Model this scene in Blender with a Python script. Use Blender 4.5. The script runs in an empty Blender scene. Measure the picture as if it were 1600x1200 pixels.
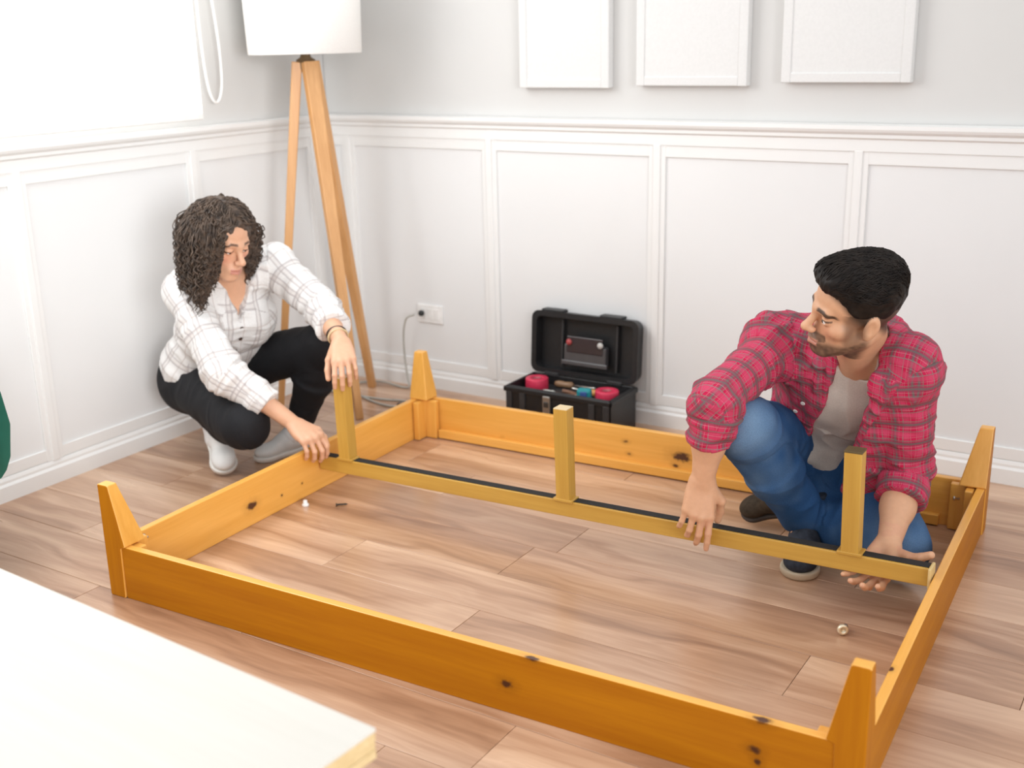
import bpy, bmesh, math, random
import numpy as np
import openvdb
from mathutils import Vector, Matrix, noise

random.seed(7)
rng = np.random.default_rng(11)
SC = bpy.context.scene
COL = SC.collection

# ------------------------------------------------------------------ camera, world, lights, exposure
cam = bpy.data.objects.new('camera', bpy.data.cameras.new('camera'))
COL.objects.link(cam)
cam.matrix_world = Matrix(((0.8483, -0.1349, 0.5120, 3.1381),
                           (0.5290, 0.2546, -0.8095, -3.6188),
                           (-0.0211, 0.9576, 0.2874, 1.3500), (0, 0, 0, 1)))
cam.data.sensor_width = 36.0
cam.data.lens = 40.52
cam.data.clip_start = 0.05
cam.data.dof.use_dof = True
cam.data.dof.focus_distance = 2.75
cam.data.dof.aperture_fstop = 2.8
SC.camera = cam

world = bpy.data.worlds.new('world'); SC.world = world
world.use_nodes = True
world.node_tree.nodes['Background'].inputs[0].default_value = (0.962, 0.985, 1.0, 1)
world.node_tree.nodes['Background'].inputs[1].default_value = 0.96

def area_light(name, loc, target, size, size_y, power, color):
    l = bpy.data.lights.new(name, 'AREA'); l.shape = 'RECTANGLE'
    l.size, l.size_y, l.energy, l.color = size, size_y, power, color
    o = bpy.data.objects.new(name, l); COL.objects.link(o)
    o.location = loc
    o.rotation_euler = (Vector(target) - Vector(loc)).to_track_quat('-Z', 'Y').to_euler()
    return o
area_light('window_daylight', (0.12, -1.75, 1.75), (2.2, -1.0, 0.2), 1.9, 1.1, 26, (0.99, 0.99, 1.0))
area_light('left_wall_fill', (5.0, -4.0, 1.45), (0.0, -1.25, 1.0), 2.6, 1.6, 13, (0.98, 0.99, 1.0)).data.spread = math.radians(50)  # added fill lamp, narrow spread, brightens the left wall; no window modelled there

SC.view_settings.view_transform = 'Standard'
SC.view_settings.look = 'None'
SC.view_settings.gamma = 1.0
SC.view_settings.use_curve_mapping = False
SC.view_settings.exposure = 0.36

# ------------------------------------------------------------------ materials
def srgb(r, g, b):
    f = lambda c: (c / 255 / 12.92) if c / 255 <= 0.04045 else ((c / 255 + 0.055) / 1.055) ** 2.4
    return (f(r), f(g), f(b), 1.0)

class NT:
    def __init__(s, name, rough=0.6, spec=0.4):
        s.m = bpy.data.materials.new(name); s.m.use_nodes = True
        s.t = s.m.node_tree
        s.b = s.t.nodes['Principled BSDF']
        s.b.inputs['Roughness'].default_value = rough
        s.b.inputs['Specular IOR Level'].default_value = spec
    def n(s, typ, **kw):
        nd = s.t.nodes.new(typ)
        for k, v in kw.items(): setattr(nd, k, v)
        return nd
    def l(s, a, b): s.t.links.new(a, b)
    def math(s, op, a, b=None, clamp=False):
        nd = s.n('ShaderNodeMath', operation=op, use_clamp=clamp)
        for i, v in enumerate((a, b)):
            if v is None: continue
            if isinstance(v, (int, float)): nd.inputs[i].default_value = v
            else: s.l(v, nd.inputs[i])
        return nd.outputs[0]
    def mix(s, fac, a, b, typ='MIX'):
        nd = s.n('ShaderNodeMix', data_type='RGBA', blend_type=typ)
        for i, v in ((0, fac), (6, a), (7, b)):
            if isinstance(v, (int, float)): nd.inputs[i].default_value = v
            elif isinstance(v, (tuple, list)): nd.inputs[i].default_value = v
            else: s.l(v, nd.inputs[i])
        return nd.outputs[2]
    def coords(s, which='Object'):
        return s.n('ShaderNodeTexCoord').outputs[which]
    def mapping(s, vec, scale=(1, 1, 1), loc=(0, 0, 0), rot=(0, 0, 0)):
        m = s.n('ShaderNodeMapping'); s.l(vec, m.inputs[0])
        m.inputs['Scale'].default_value = scale; m.inputs['Location'].default_value = loc; m.inputs['Rotation'].default_value = rot
        return m.outputs[0]
    def noise(s, vec, scale=5, detail=3, rough=0.5):
        nd = s.n('ShaderNodeTexNoise'); s.l(vec, nd.inputs['Vector'])
        nd.inputs['Scale'].default_value = scale; nd.inputs['Detail'].default_value = detail; nd.inputs['Roughness'].default_value = rough
        return nd.outputs[0]
    def ramp(s, fac, stops, interp='LINEAR'):
        r = s.n('ShaderNodeValToRGB'); s.l(fac, r.inputs[0])
        r.color_ramp.interpolation = interp
        e = r.color_ramp.elements
        while len(e) < len(stops): e.new(0.5)
        for k, (p, c) in enumerate(stops):
            e[k].position = p; e[k].color = c if len(c) == 4 else (*c, 1)
        return r.outputs[0]
    def color(s, v):
        if isinstance(v, (tuple, list)): s.b.inputs['Base Color'].default_value = v
        else: s.l(v, s.b.inputs['Base Color'])
    def bump(s, h, strength=0.2, dist=0.002):
        nd = s.n('ShaderNodeBump'); s.l(h, nd.inputs['Height'])
        nd.inputs['Strength'].default_value = strength; nd.inputs['Distance'].default_value = dist
        s.l(nd.outputs[0], s.b.inputs['Normal'])

def plain(name, col, rough=0.6, spec=0.4, metal=0.0, var=0.06, nscale=30, bump=0.0):
    k = NT(name, rough, spec)
    c = k.coords()
    nz = k.noise(c, nscale, 3)
    dark = tuple(x * (1 - var) for x in col[:3]) + (1,)
    lite = tuple(min(1, x * (1 + var)) for x in col[:3]) + (1,)
    k.color(k.ramp(nz, [(0.3, dark), (0.7, lite)]))
    k.b.inputs['Metallic'].default_value = metal
    if bump: k.bump(nz, bump, 0.001)
    return k.m

def wood(name, light, dark, axis='X', rough=0.35, scale=1.0, knots=(), coat=0.25):
    """varnished timber: stretched grain along one axis, knots at given places of the piece"""
    k = NT(name, rough, 0.45 if coat else 0.18)
    c = k.coords()
    st = {'X': (1.2, 22, 22), 'Y': (22, 1.2, 22), 'Z': (22, 22, 1.2)}[axis]
    info = k.n('ShaderNodeObjectInfo')
    add = k.n('ShaderNodeVectorMath', operation='ADD'); k.l(c, add.inputs[0])
    comb = k.n('ShaderNodeCombineXYZ')
    k.l(k.math('MULTIPLY', info.outputs['Random'], 7.0), comb.inputs[0]); k.l(k.math('MULTIPLY', info.outputs['Random'], 3.0), comb.inputs[1])
    k.l(comb.outputs[0], add.inputs[1])
    v = k.mapping(add.outputs[0], tuple(x * scale for x in st))
    n1 = k.noise(v, 1.0, 4, 0.6)
    n2 = k.noise(k.mapping(add.outputs[0], tuple(x * scale * 5 for x in st)), 1.0, 3, 0.6)
    g = k.math('ADD', k.math('MULTIPLY', n1, 0.7), k.math('MULTIPLY', n2, 0.3))
    col = k.ramp(g, [(0.32, dark), (0.52, tuple((a + b) / 2 for a, b in zip(light, dark))), (0.68, light)])
    for (x, y, z, r, el) in knots:
        sub = k.n('ShaderNodeVectorMath', operation='SUBTRACT'); k.l(c, sub.inputs[0]); sub.inputs[1].default_value = (x, y, z)
        mul = k.n('ShaderNodeVectorMath', operation='MULTIPLY'); k.l(sub.outputs[0], mul.inputs[0])
        ax = [1, 1, 1]; ax['XYZ'.index(axis)] = 1 / el; mul.inputs[1].default_value = ax
        ln = k.n('ShaderNodeVectorMath', operation='LENGTH'); k.l(mul.outputs[0], ln.inputs[0])
        d = k.math('ADD', k.math('DIVIDE', ln.outputs['Value'], r), k.math('MULTIPLY', k.math('SUBTRACT', k.noise(c, 90, 2), 0.5), 0.8))
        core = k.ramp(d, [(0.55, (1, 1, 1, 1)), (1.0, (0, 0, 0, 1))])
        halo = k.ramp(d, [(0.9, (0.55, 0.55, 0.55, 1)), (1.0, (0.3, 0.3, 0.3, 1)), ]) if False else k.ramp(k.math('MULTIPLY', d, 0.45), [(0.3, (0.45, 0.45, 0.45, 1)), (1.0, (0, 0, 0, 1))])
        col = k.mix(halo, col, tuple(a * 0.62 for a in dark[:3]) + (1,))
        col = k.mix(core, col, (0.075, 0.024, 0.008, 1))
    k.color(col)
    k.b.inputs['Coat Weight'].default_value = coat
    k.b.inputs['Coat Roughness'].default_value = 0.25
    k.bump(n2, 0.08, 0.001)
    return k.m

PINE_L, PINE_D = (0.88, 0.465, 0.105, 1), (0.74, 0.345, 0.055, 1)
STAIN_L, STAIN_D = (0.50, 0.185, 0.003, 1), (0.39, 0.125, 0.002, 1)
BED_L = wood('pine_varnished', PINE_L, PINE_D, 'X')
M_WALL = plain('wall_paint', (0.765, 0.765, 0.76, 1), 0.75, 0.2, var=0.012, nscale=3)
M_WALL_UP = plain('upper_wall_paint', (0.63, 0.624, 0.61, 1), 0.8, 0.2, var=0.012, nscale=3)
M_TRIM = plain('trim_paint', (0.80, 0.795, 0.78, 1), 0.45, 0.35, var=0.01, nscale=5)

# ------------------------------------------------------------------ mesh helpers
def link(name, me, mat=None, parent=None, smooth=False):
    o = bpy.data.objects.new(name, me); COL.objects.link(o)
    if mat: me.materials.append(mat)
    if parent: o.parent = parent
    if smooth:
        me.polygons.foreach_set('use_smooth', np.ones(len(me.polygons), bool))
    return o
def bm_obj(name, bm, mat=None, parent=None, smooth=False):
    me = bpy.data.meshes.new(name); bm.normal_update(); bm.to_mesh(me); bm.free()
    return link(name, me, mat, parent, smooth)
def tag(o, label=None, cat=None, group=None, kind=None):
    if label: o['label'] = label
    if cat: o['category'] = cat
    if group: o['group'] = group
    if kind: o['kind'] = kind
    return o
def empty(name, loc=(0, 0, 0), rz=0.0, label=None, cat=None, group=None):
    o = bpy.data.objects.new(name, None); COL.objects.link(o)
    o.empty_display_size = 0.05
    o.location = loc; o.rotation_euler = (0, 0, rz)
    return tag(o, label, cat, group)
def add_box(bm, lo, hi, bevel=0.0, seg=2, M=None):
    v = [bm.verts.new((x, y, z)) for z in (lo[2], hi[2]) for y in (lo[1], hi[1]) for x in (lo[0], hi[0])]
    fs = [bm.faces.new([v[i] for i in q]) for q in ((0, 2, 3, 1), (4, 5, 7, 6), (0, 1, 5, 4), (2, 6, 7, 3), (0, 4, 6, 2), (1, 3, 7, 5))]
    vs = v
    if bevel > 0:
        ed = list({e for f in fs for e in f.edges})
        r = bmesh.ops.bevel(bm, geom=ed, offset=bevel, segments=seg, affect='EDGES', profile=0.5)
        vs = list({x for x in r['verts']} | {x for x in v if x.is_valid})
    if M is not None:
        bmesh.ops.transform(bm, matrix=M, verts=[x for x in vs if x.is_valid])
    return vs
def box_obj(name, lo, hi, mat, parent=None, bevel=0.003, M=None):
    bm = bmesh.new(); add_box(bm, lo, hi, bevel, 2, M)
    return bm_obj(name, bm, mat, parent)
def add_prism(bm, bot, top, bevel=0.0):
    """closed loft between two quads"""
    b = [bm.verts.new(p) for p in bot]; t = [bm.verts.new(p) for p in top]
    n = len(b); fs = [bm.faces.new(b[::-1]), bm.faces.new(t)]
    fs += [bm.faces.new((b[i], b[(i + 1) % n], t[(i + 1) % n], t[i])) for i in range(n)]
    if bevel:
        bmesh.ops.bevel(bm, geom=list({e for f in fs for e in f.edges}), offset=bevel, segments=2, affect='EDGES', profile=0.5)
def add_lathe(bm, prof, seg=32, M=None, cap=True):
    rings = []
    for (r, z) in prof:
        rings.append([bm.verts.new((r * math.cos(2 * math.pi * i / seg), r * math.sin(2 * math.pi * i / seg), z)) for i in range(seg)])
    for a, b in zip(rings, rings[1:]):
        for i in range(seg): bm.faces.new((a[i], a[(i + 1) % seg], b[(i + 1) % seg], b[i]))
    if cap:
        bm.faces.new(rings[0][::-1]); bm.faces.new(rings[-1])
    if M is not None: bmesh.ops.transform(bm, matrix=M, verts=[v for r in rings for v in r])
def smooth_path(pts, n=8):
    """Catmull-Rom through points"""
    P = [np.array(p, float) for p in pts]; P = [2 * P[0] - P[1]] + P + [2 * P[-1] - P[-2]]
    out = []
    for i in range(1, len(P) - 2):
        for t in np.linspace(0, 1, n, endpoint=False):
            a, b, c, d = P[i - 1:i + 3]
            out.append(0.5 * ((2 * b) + (c - a) * t + (2 * a - 5 * b + 4 * c - d) * t * t + (3 * b - a - 3 * c + d) * t ** 3))
    out.append(P[-2]); return np.array(out)
def tubes(strands, radii, seg=5):
    """strands (N,M,3), radii (N,M) -> verts, quads of closed-section tubes"""
    S = np.asarray(strands, float); N, M_, _ = S.shape
    T = np.gradient(S, axis=1); T /= np.linalg.norm(T, axis=2, keepdims=True) + 1e-9
    ref = np.zeros_like(T); ref[..., 2] = 1.0
    bad = np.abs(T[..., 2]) > 0.9; ref[bad] = (1, 0, 0)
    A = np.cross(T, ref); A /= np.linalg.norm(A, axis=2, keepdims=True) + 1e-9
    for j in range(1, M_):                       # keep the frame from flipping
        a = A[:, j - 1] - T[:, j] * (A[:, j - 1] * T[:, j]).sum(1, keepdims=True)
        A[:, j] = a / (np.linalg.norm(a, axis=1, keepdims=True) + 1e-9)
    B = np.cross(T, A)
    ang = np.arange(seg) * 2 * math.pi / seg
    V = S[:, :, None, :] + np.asarray(radii)[:, :, None, None] * (A[:, :, None, :] * np.cos(ang)[None, None, :, None] + B[:, :, None, :] * np.sin(ang)[None, None, :, None])
    idx = np.arange(N * M_ * seg).reshape(N, M_, seg)
    q = np.stack([idx[:, :-1], np.roll(idx, -1, 2)[:, :-1], np.roll(idx, -1, 2)[:, 1:], idx[:, 1:]], -1).reshape(-1, 4)
    return V.reshape(-1, 3), q
def np_mesh(name, V, Q):
    me = bpy.data.meshes.new(name)
    V = np.ascontiguousarray(V, np.float32); Q = np.ascontiguousarray(Q, np.int32)
    me.vertices.add(len(V)); me.vertices.foreach_set('co', V.ravel())
    me.loops.add(Q.size); me.loops.foreach_set('vertex_index', Q.ravel())
    me.polygons.add(len(Q)); me.polygons.foreach_set('loop_start', np.arange(len(Q), dtype=np.int32) * 4)
    me.update(calc_edges=True)
    return me
def tube_obj(name, pts, r, mat, parent=None, seg=8, n=8):
    p = smooth_path(pts, n)[None]
    V, Q = tubes(p, np.full(p.shape[:2], r), seg)
    return link(name, np_mesh(name, V, Q), mat, parent, True)

# ------------------------------------------------------------------ the room
def struct(o): o['kind'] = 'structure'; return o

# floor: base slab and one plank object per board
k = NT('laminate_planks', 0.33, 0.75)
c = k.coords('Object'); info = k.n('ShaderNodeObjectInfo')
off = k.n('ShaderNodeCombineXYZ')
k.l(k.math('MULTIPLY', info.outputs['Random'], 37.0), off.inputs[0]); k.l(k.math('MULTIPLY', info.outputs['Random'], 11.0), off.inputs[1])
add = k.n('ShaderNodeVectorMath', operation='ADD'); k.l(c, add.inputs[0]); k.l(off.outputs[0], add.inputs[1])
warp = k.noise(k.mapping(add.outputs[0], (1.3, 5, 5)), 1.5, 2)
wv = k.n('ShaderNodeCombineXYZ'); k.l(k.math('MULTIPLY', k.math('SUBTRACT', warp, 0.5), 0.22), wv.inputs[1])
add2 = k.n('ShaderNodeVectorMath', operation='ADD'); k.l(k.mapping(add.outputs[0], (0.55, 9, 9)), add2.inputs[0]); k.l(k.mapping(wv.outputs[0], (1, 9, 1)), add2.inputs[1])
n1 = k.noise(add2.outputs[0], 1.2, 4, 0.55)
n2 = k.noise(k.mapping(add.outputs[0], (3, 60, 60)), 1.0, 3, 0.6)
g = k.math('ADD', k.math('MULTIPLY', n1, 0.78), k.math('MULTIPLY', n2, 0.22))
g = k.math('ADD', g, k.math('MULTIPLY', k.math('SUBTRACT', info.outputs['Random'], 0.5), 0.10))
k.color(k.ramp(g, [(0.30, (0.250, 0.126, 0.070, 1)), (0.43, (0.415, 0.232, 0.136, 1)), (0.55, (0.550, 0.342, 0.220, 1)), (0.70, (0.72, 0.49, 0.33, 1))]))
k.l(k.ramp(n1, [(0.3, (0.36, 0.36, 0.36, 1)), (0.7, (0.26, 0.26, 0.26, 1))]), k.b.inputs['Roughness'])
k.bump(n2, 0.06, 0.0005)
k.b.inputs['Coat Weight'].default_value = 0.35; k.b.inputs['Coat Roughness'].default_value = 0.22
M_FLOOR = k.m
floor = struct(box_obj('floor', (-0.12, -4.6, -0.06), (5.2, 0.12, -0.008), plain('floor_underlay', (0.05, 0.035, 0.025, 1), 0.9), bevel=0))
PW, PL = 0.19, 1.28
row = 0
y1 = -1.50 + 0.19 * 8
joints = {}
starts = {}
y = -1.50 + 0.19 * 8           # 0.02: the last row tucks under the skirting
joint_of_row = {2: 0.33, 4: 1.17, 5: 0.41, 6: 1.62 - PL, 3: 0.9, 7: 1.18, 8: 1.69 - PL, 9: 2.535 - PL, 10: 0.75, 11: 1.84 - PL}
for r_ in range(26):
    ya, yb = y - PW * (r_ + 1), y - PW * r_
    if yb < -4.5: break
    x0 = joint_of_row.get(r_, (r_ * 0.47) % PL)
    xs = x0 - PL * math.ceil(x0 / PL)
    while xs < 5.1:
        a, b = max(xs, 0.0), min(xs + PL, 5.15)
        if b - a > 0.02:
            L_ = (b - a) / 2
            o = box_obj('plank', (-L_ + .0006, -PW / 2 + .0006, -0.008), (L_ - .0006, PW / 2 - .0006, 0.0), M_FLOOR, floor, bevel=0.0012)
            o.location = ((a + b) / 2, (ya + min(yb, 0.11)) / 2 if yb > 0.11 else (ya + yb) / 2, 0)
        xs += PL

# walls
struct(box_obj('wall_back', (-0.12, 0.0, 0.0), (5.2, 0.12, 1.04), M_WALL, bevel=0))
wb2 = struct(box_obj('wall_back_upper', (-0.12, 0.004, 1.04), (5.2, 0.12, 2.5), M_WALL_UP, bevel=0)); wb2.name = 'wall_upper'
WY0, WY1, WZ0, WZ1 = -2.85, -0.72, 1.13, 2.25       # window opening
bm = bmesh.new()
add_box(bm, (-0.12, -4.6, 0), (0, 0.0, 1.04))
struct(bm_obj('wall_left', bm, M_WALL))
bm = bmesh.new()
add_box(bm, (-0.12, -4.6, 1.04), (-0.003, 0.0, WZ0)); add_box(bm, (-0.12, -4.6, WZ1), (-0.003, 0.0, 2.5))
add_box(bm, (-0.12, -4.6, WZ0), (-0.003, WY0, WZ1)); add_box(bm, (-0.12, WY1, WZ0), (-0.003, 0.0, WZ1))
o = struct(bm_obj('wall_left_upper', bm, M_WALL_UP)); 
# window behind the blind
win = struct(empty('window_1', (-0.06, (WY0 + WY1) / 2, WZ0)))
hw = (WY1 - WY0) / 2; hh = WZ1 - WZ0
bm = bmesh.new()
for lo, hi in (((-.03, -hw, 0), (.03, -hw + .05, hh)), ((-.03, hw - .05, 0), (.03, hw, hh)), ((-.03, -hw, 0), (.03, hw, .05)), ((-.03, -hw, hh - .05), (.03, hw, hh)), ((-.03, -.025, 0), (.03, .025, hh))):
    add_box(bm, lo, hi, 0.004)
bm_obj('window_frame', bm, M_TRIM, win)
gl = NT('window_glass', 0.02); gl.b.inputs['Transmission Weight'].default_value = 1.0; gl.color((1, 1, 1, 1))
box_obj('pane', (-.004, -hw + .05, .05), (.004, -.025, hh - .05), gl.m, win, bevel=0)
box_obj('pane', (-.004, .025, .05), (.004, hw - .05, hh - .05), gl.m, win, bevel=0)

# mouldings
def run_profile(name, prof, a, b, mat, bm=None):
    """extrude a (depth, z) profile between points a and b on a wall; depth is to the right of a->b"""
    bm = bm or bmesh.new()
    a, b = Vector(a), Vector(b); d = (b - a).normalized(); nrm = Vector((d.y, -d.x, 0))
    ra = [bm.verts.new(a + nrm * p + Vector((0, 0, z))) for p, z in prof]
    rb = [bm.verts.new(b + nrm * p + Vector((0, 0, z))) for p, z in prof]
    n = len(prof)
    for i in range(n): bm.faces.new((ra[i], rb[i], rb[(i + 1) % n], ra[(i + 1) % n]))
    bm.faces.new(ra[::-1]); bm.faces.new(rb)
    bmesh.ops.recalc_face_normals(bm, faces=bm.faces)
    return bm
RAIL = [(0, .995), (.012, .995), (.012, 1.030), (.020, 1.036), (.020, 1.046), (.030, 1.054), (.034, 1.062), (.034, 1.074), (0, 1.078)]
BASE = [(0, 0), (.018, 0), (.018, .048), (.012, .056), (.012, .064), (.008, .074), (0, .078)]
# a -> b chosen so that the room is to the right of the direction
for nm, prof, a, b in (('trim_1', RAIL, (0, 0, 0), (5.2, 0, 0)), ('trim_2', RAIL, (0, -4.6, 0), (0, 0, 0)),
                       ('baseboard_back', BASE, (0, 0, 0), (5.2, 0, 0)), ('baseboard_left', BASE, (0, -4.6, 0), (0, 0, 0))):
    struct(bm_obj(nm, run_profile(nm, prof, a, b, M_TRIM), M_TRIM))
def stile_back(nm, x, w=0.062):
    bm = bmesh.new()
    add_box(bm, (x - w / 2, -0.008, .075), (x + w / 2, 0.0, .997), 0.0015)
    add_box(bm, (x - w / 2 + .018, -0.013, .075), (x + w / 2 - .018, -0.007, .997), 0.002)
    return struct(bm_obj(nm, bm, M_TRIM))
def stile_left(nm, yy, w=0.062):
    bm = bmesh.new()
    add_box(bm, (0.0, yy - w / 2, .075), (0.008, yy + w / 2, .997), 0.0015)
    add_box(bm, (0.007, yy - w / 2 + .018, .075), (0.013, yy + w / 2 - .018, .997), 0.002)
    return struct(bm_obj(nm, bm, M_TRIM))
for i, x in enumerate((0.105, 0.775, 1.455, 2.134, 2.81, 3.49, 4.17, 4.85)): stile_back('trim_%d' % (i + 3), x)
for i, yy in enumerate((-0.105, -0.735, -1.44, -2.12, -2.80, -3.5, -4.2)): stile_left('trim_%d' % (i + 11), yy)
# rail under the chair rail and above the skirting (frames of the wainscot panels)
for i, (lo, hi) in enumerate((((0, -.0070, .955), (5.2, .001, .996)), ((0, -.0070, .077), (5.2, .001, .115)), ((-.001, -4.6, .955), (.0070, 0, .996)), ((-.001, -4.6, .077), (.0070, 0, .115)))):
    struct(box_obj('trim_%d' % (i + 18), lo, hi, M_TRIM, bevel=0.0015))

# roller blind, glowing with the daylight behind it
bl = NT('roller_blind_cloth', 0.9, 0.1); bl.color((0.9, 0.9, 0.88, 1))
bl.b.inputs['Emission Color'].default_value = (1.0, 0.98, 0.95, 1); bl.b.inputs['Emission Strength'].default_value = 1.3
blind = empty('roller_blind', (0.03, -1.79, 1.1), 0, 'white daylit roller blind pulled down over the left wall window', 'blind')
box_obj('cloth', (-.0012, -1.1, 0.012), (.0012, 1.1, 1.22), bl.m, blind, bevel=0)
box_obj('hem_bar', (-.006, -1.1, 0), (.006, 1.1, .022), plain('blind_bar', (.85, .84, .82, 1), .5), blind)
bm = bmesh.new(); add_lathe(bm, [(.0, -1.12), (.026, -1.12), (.026, 1.12), (.0, 1.12)], 20, Matrix.Translation((0, 0, 1.235)) @ Matrix.Rotation(math.pi / 2, 4, 'X'), cap=False)
bm_obj('roller', bm, plain('blind_roller', (.8, .8, .78, 1), .5), blind, True)
bm = bmesh.new()
bm.free()
box_obj('bracket', (-.028, -1.135, 1.2), (.03, -1.12, 1.27), M_TRIM, blind); box_obj('bracket', (-.028, 1.12, 1.2), (.03, 1.135, 1.27), M_TRIM, blind)
ch = [(.012, 1.13, 1.23), (.012, 1.150, .9), (.013, 1.172, .5), (.013, 1.195, .25), (.013, 1.192, .11), (.013, 1.162, .055), (.013, 1.130, .10), (.012, 1.115, .25), (.010, 1.112, .5), (.010, 1.112, .9), (.010, 1.118, 1.23)]
tube_obj('pull_chain', ch, 0.0045, plain('chain_plastic', (.86, .86, .84, 1), .4), blind)

# three white canvases on the back wall
M_CANVAS = plain('canvas_white', (.70, .695, .685, 1), 0.85, 0.1, var=.02, nscale=120, bump=.1)
for (x0, x1, z0, lab) in ((0.93, 1.283, 1.180, 'white blank stretched canvas, nearest of the three to the floor lamp'),
                          (1.385, 1.772, 1.188, 'white blank stretched canvas hanging between two other canvases'),
                          (1.884, 2.278, 1.199, 'white blank stretched canvas furthest from the floor lamp, above the man')):
    w = (x1 - x0) / 2
    cv = empty('canvas_panel', ((x0 + x1) / 2, 0.0, z0), 0, lab, 'canvas', 'white canvases on the back wall')
    bm = bmesh.new()
    for lo, hi in (((-w, -.034, 0), (-w + .03, .003, .55)), ((w - .03, -.034, 0), (w, .003, .55)), ((-w + .029, -.0335, .0005), (w - .029, .002, .03)), ((-w + .029, -.0335, .52), (w - .029, .002, .5495))):
        add_box(bm, lo, hi, .003)
    bm_obj('stretcher_frame', bm, M_CANVAS, cv)
    box_obj('canvas_cloth', (-w + .018, -.030, .018), (w - .018, -.022, .532), M_CANVAS, cv, bevel=.002)

# wall outlet
ol = empty('wall_outlet', (0.475, 0, 0.305), 0, 'white plastic wall outlet with the lamp cord plugged into it', 'outlet')
M_PLAST = plain('outlet_plastic', (.83, .82, .80, 1), .5)
box_obj('cover_plate', (-.062, -.008, -.037), (.062, .0, .037), M_PLAST, ol, .003)
for sx in (-.032, .0, .032):
    box_obj('socket_face', (sx - .013, -.0105, -.022), (sx + .013, -.006, .022), plain('socket_plastic', (.80, .79, .77, 1), .5), ol, .002)

# ------------------------------------------------------------------ floor lamp
lamp = empty('floor_lamp', (0.282, -0.375, 0), 0, 'wooden tripod floor lamp with a white drum shade in the corner', 'lamp')
M_LEG = wood('lamp_oak', (.66, .36, .15, 1), (.50, .245, .085, 1), 'Z', .4)
A = Vector((-0.024, -0.016, 1.285))
feet = [Vector((-.030, .255, 0)), Vector((.188, -.095, 0)), Vector((-.155, -.150, 0))]
for f in feet:
    d = Vector((f.x, f.y, 0)).normalized()
    top = A + d * 0.032
    ax = (top - f).normalized()
    side = ax.cross(d).normalized(); out = side.cross(ax).normalized()
    def q(p, a, b): return [tuple(p + side * sx * a + out * sy * b) for sx, sy in ((-1, -1), (1, -1), (1, 1), (-1, 1))]
    bm = bmesh.new(); add_prism(bm, q(f + ax * 0.0, .014, .012), q(top, .026, .018), .003)
    for v in bm.verts:
        if v.co.z < 0.0: v.co.z = 0.0
    bm_obj('leg', bm, M_LEG, lamp)
bm = bmesh.new(); add_lathe(bm, [(.0, 1.25), (.030, 1.25), (.034, 1.262), (.034, 1.292), (.02, 1.30), (.012, 1.33), (.012, 1.40), (.0, 1.40)], 24, Matrix.Translation((-.024, -.016, 0)), cap=False)
bm_obj('hub', bm, plain('lamp_hub_metal', (.16, .10, .05, 1), .4, metal=.7), lamp, True)
bm = bmesh.new()
for kk in range(3):
    a_ = kk * 2.094 + .6
    add_lathe(bm, [(.0, 0), (.003, 0), (.003, .19), (.0, .19)], 8, Matrix.Translation((-.024, -.016, 1.385)) @ Matrix.Rotation(a_, 4, 'Z') @ Matrix.Rotation(math.pi / 2, 4, 'Y'), cap=False)
bm_obj('shade_spider', bm, plain('spider_wire', (.5, .5, .48, 1), .3, metal=.9), lamp, True)
sh = NT('shade_linen', .9, .1); sh.color(sh.ramp(sh.noise(sh.mapping(sh.coords(), (1, 1, 1)), 260, 2), [(.3, (.83, .81, .78, 1)), (.7, (.88, .865, .835, 1))]))
sh.b.inputs['Subsurface Weight'].default_value = 0.0
bm = bmesh.new()
add_lathe(bm, [(.197, 1.312), (.200, 1.314), (.205, 1.50), (.211, 1.69), (.208, 1.692), (.202, 1.50), (.195, 1.316)], 64, Matrix.Translation((-.024, -.016, 0)), cap=False)
bm_obj('shade', bm, sh.m, lamp, True)
bm = bmesh.new(); add_lathe(bm, [(.0, 1.40), (.018, 1.40), (.02, 1.43), (.032, 1.47), (.03, 1.50), (.0, 1.52)], 20, Matrix.Translation((-.024, -.016, 0)), cap=False)
bm_obj('bulb', bm, plain('bulb_glass', (.85, .85, .83, 1), .3), lamp, True)
M_CORD = plain('cord_rubber', (.16, .15, .13, 1), .5)
M_CORDG = plain('cord_grey', (.42, .41, .37, 1), .5)
cord = empty('power_cord', (0.45, -0.02, 0), 0, 'grey lamp cord running from the wall outlet down to the floor', 'cord')
o = tube_obj('cable', [(-.018, -.035, .308), (-.050, -.045, .290), (-.075, -.035, .22), (-.078, -.03, .12), (-.066, -.035, .05), (-.05, -.05, .010), (-.09, -.055, .006), (-.17, -.05, .012), (-.235, -.065, .010), (-.275, -.11, .0045), (-.21, -.22, .0045), (-.06, -.225, .0045), (.05, -.20, .0045), (.075, -.245, .0045), (.04, -.28, .0045), (-.06, -.265, .0045), (-.20, -.215, .0045), (-.33, -.24, .0045)], .0042, M_CORDG, cord)
bm = bmesh.new()
add_lathe(bm, [(.0, 0), (.006, 0), (.011, .006), (.012, .020), (.008, .026), (.0, .026)], 14, Matrix.Translation((-.012, .010, .306)) @ Matrix.Rotation(math.radians(78), 4, 'X') @ Matrix.Rotation(math.radians(25), 4, 'Y'), cap=False)
bm_obj('plug', bm, plain('plug_black', (.02, .02, .02, 1), .4), cord, True)
box_obj('inline_switch', (.05, -.262, 0), (.075, -.228, .014), plain('switch_dark', (.10, .07, .06, 1), .4), cord, .004)

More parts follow.
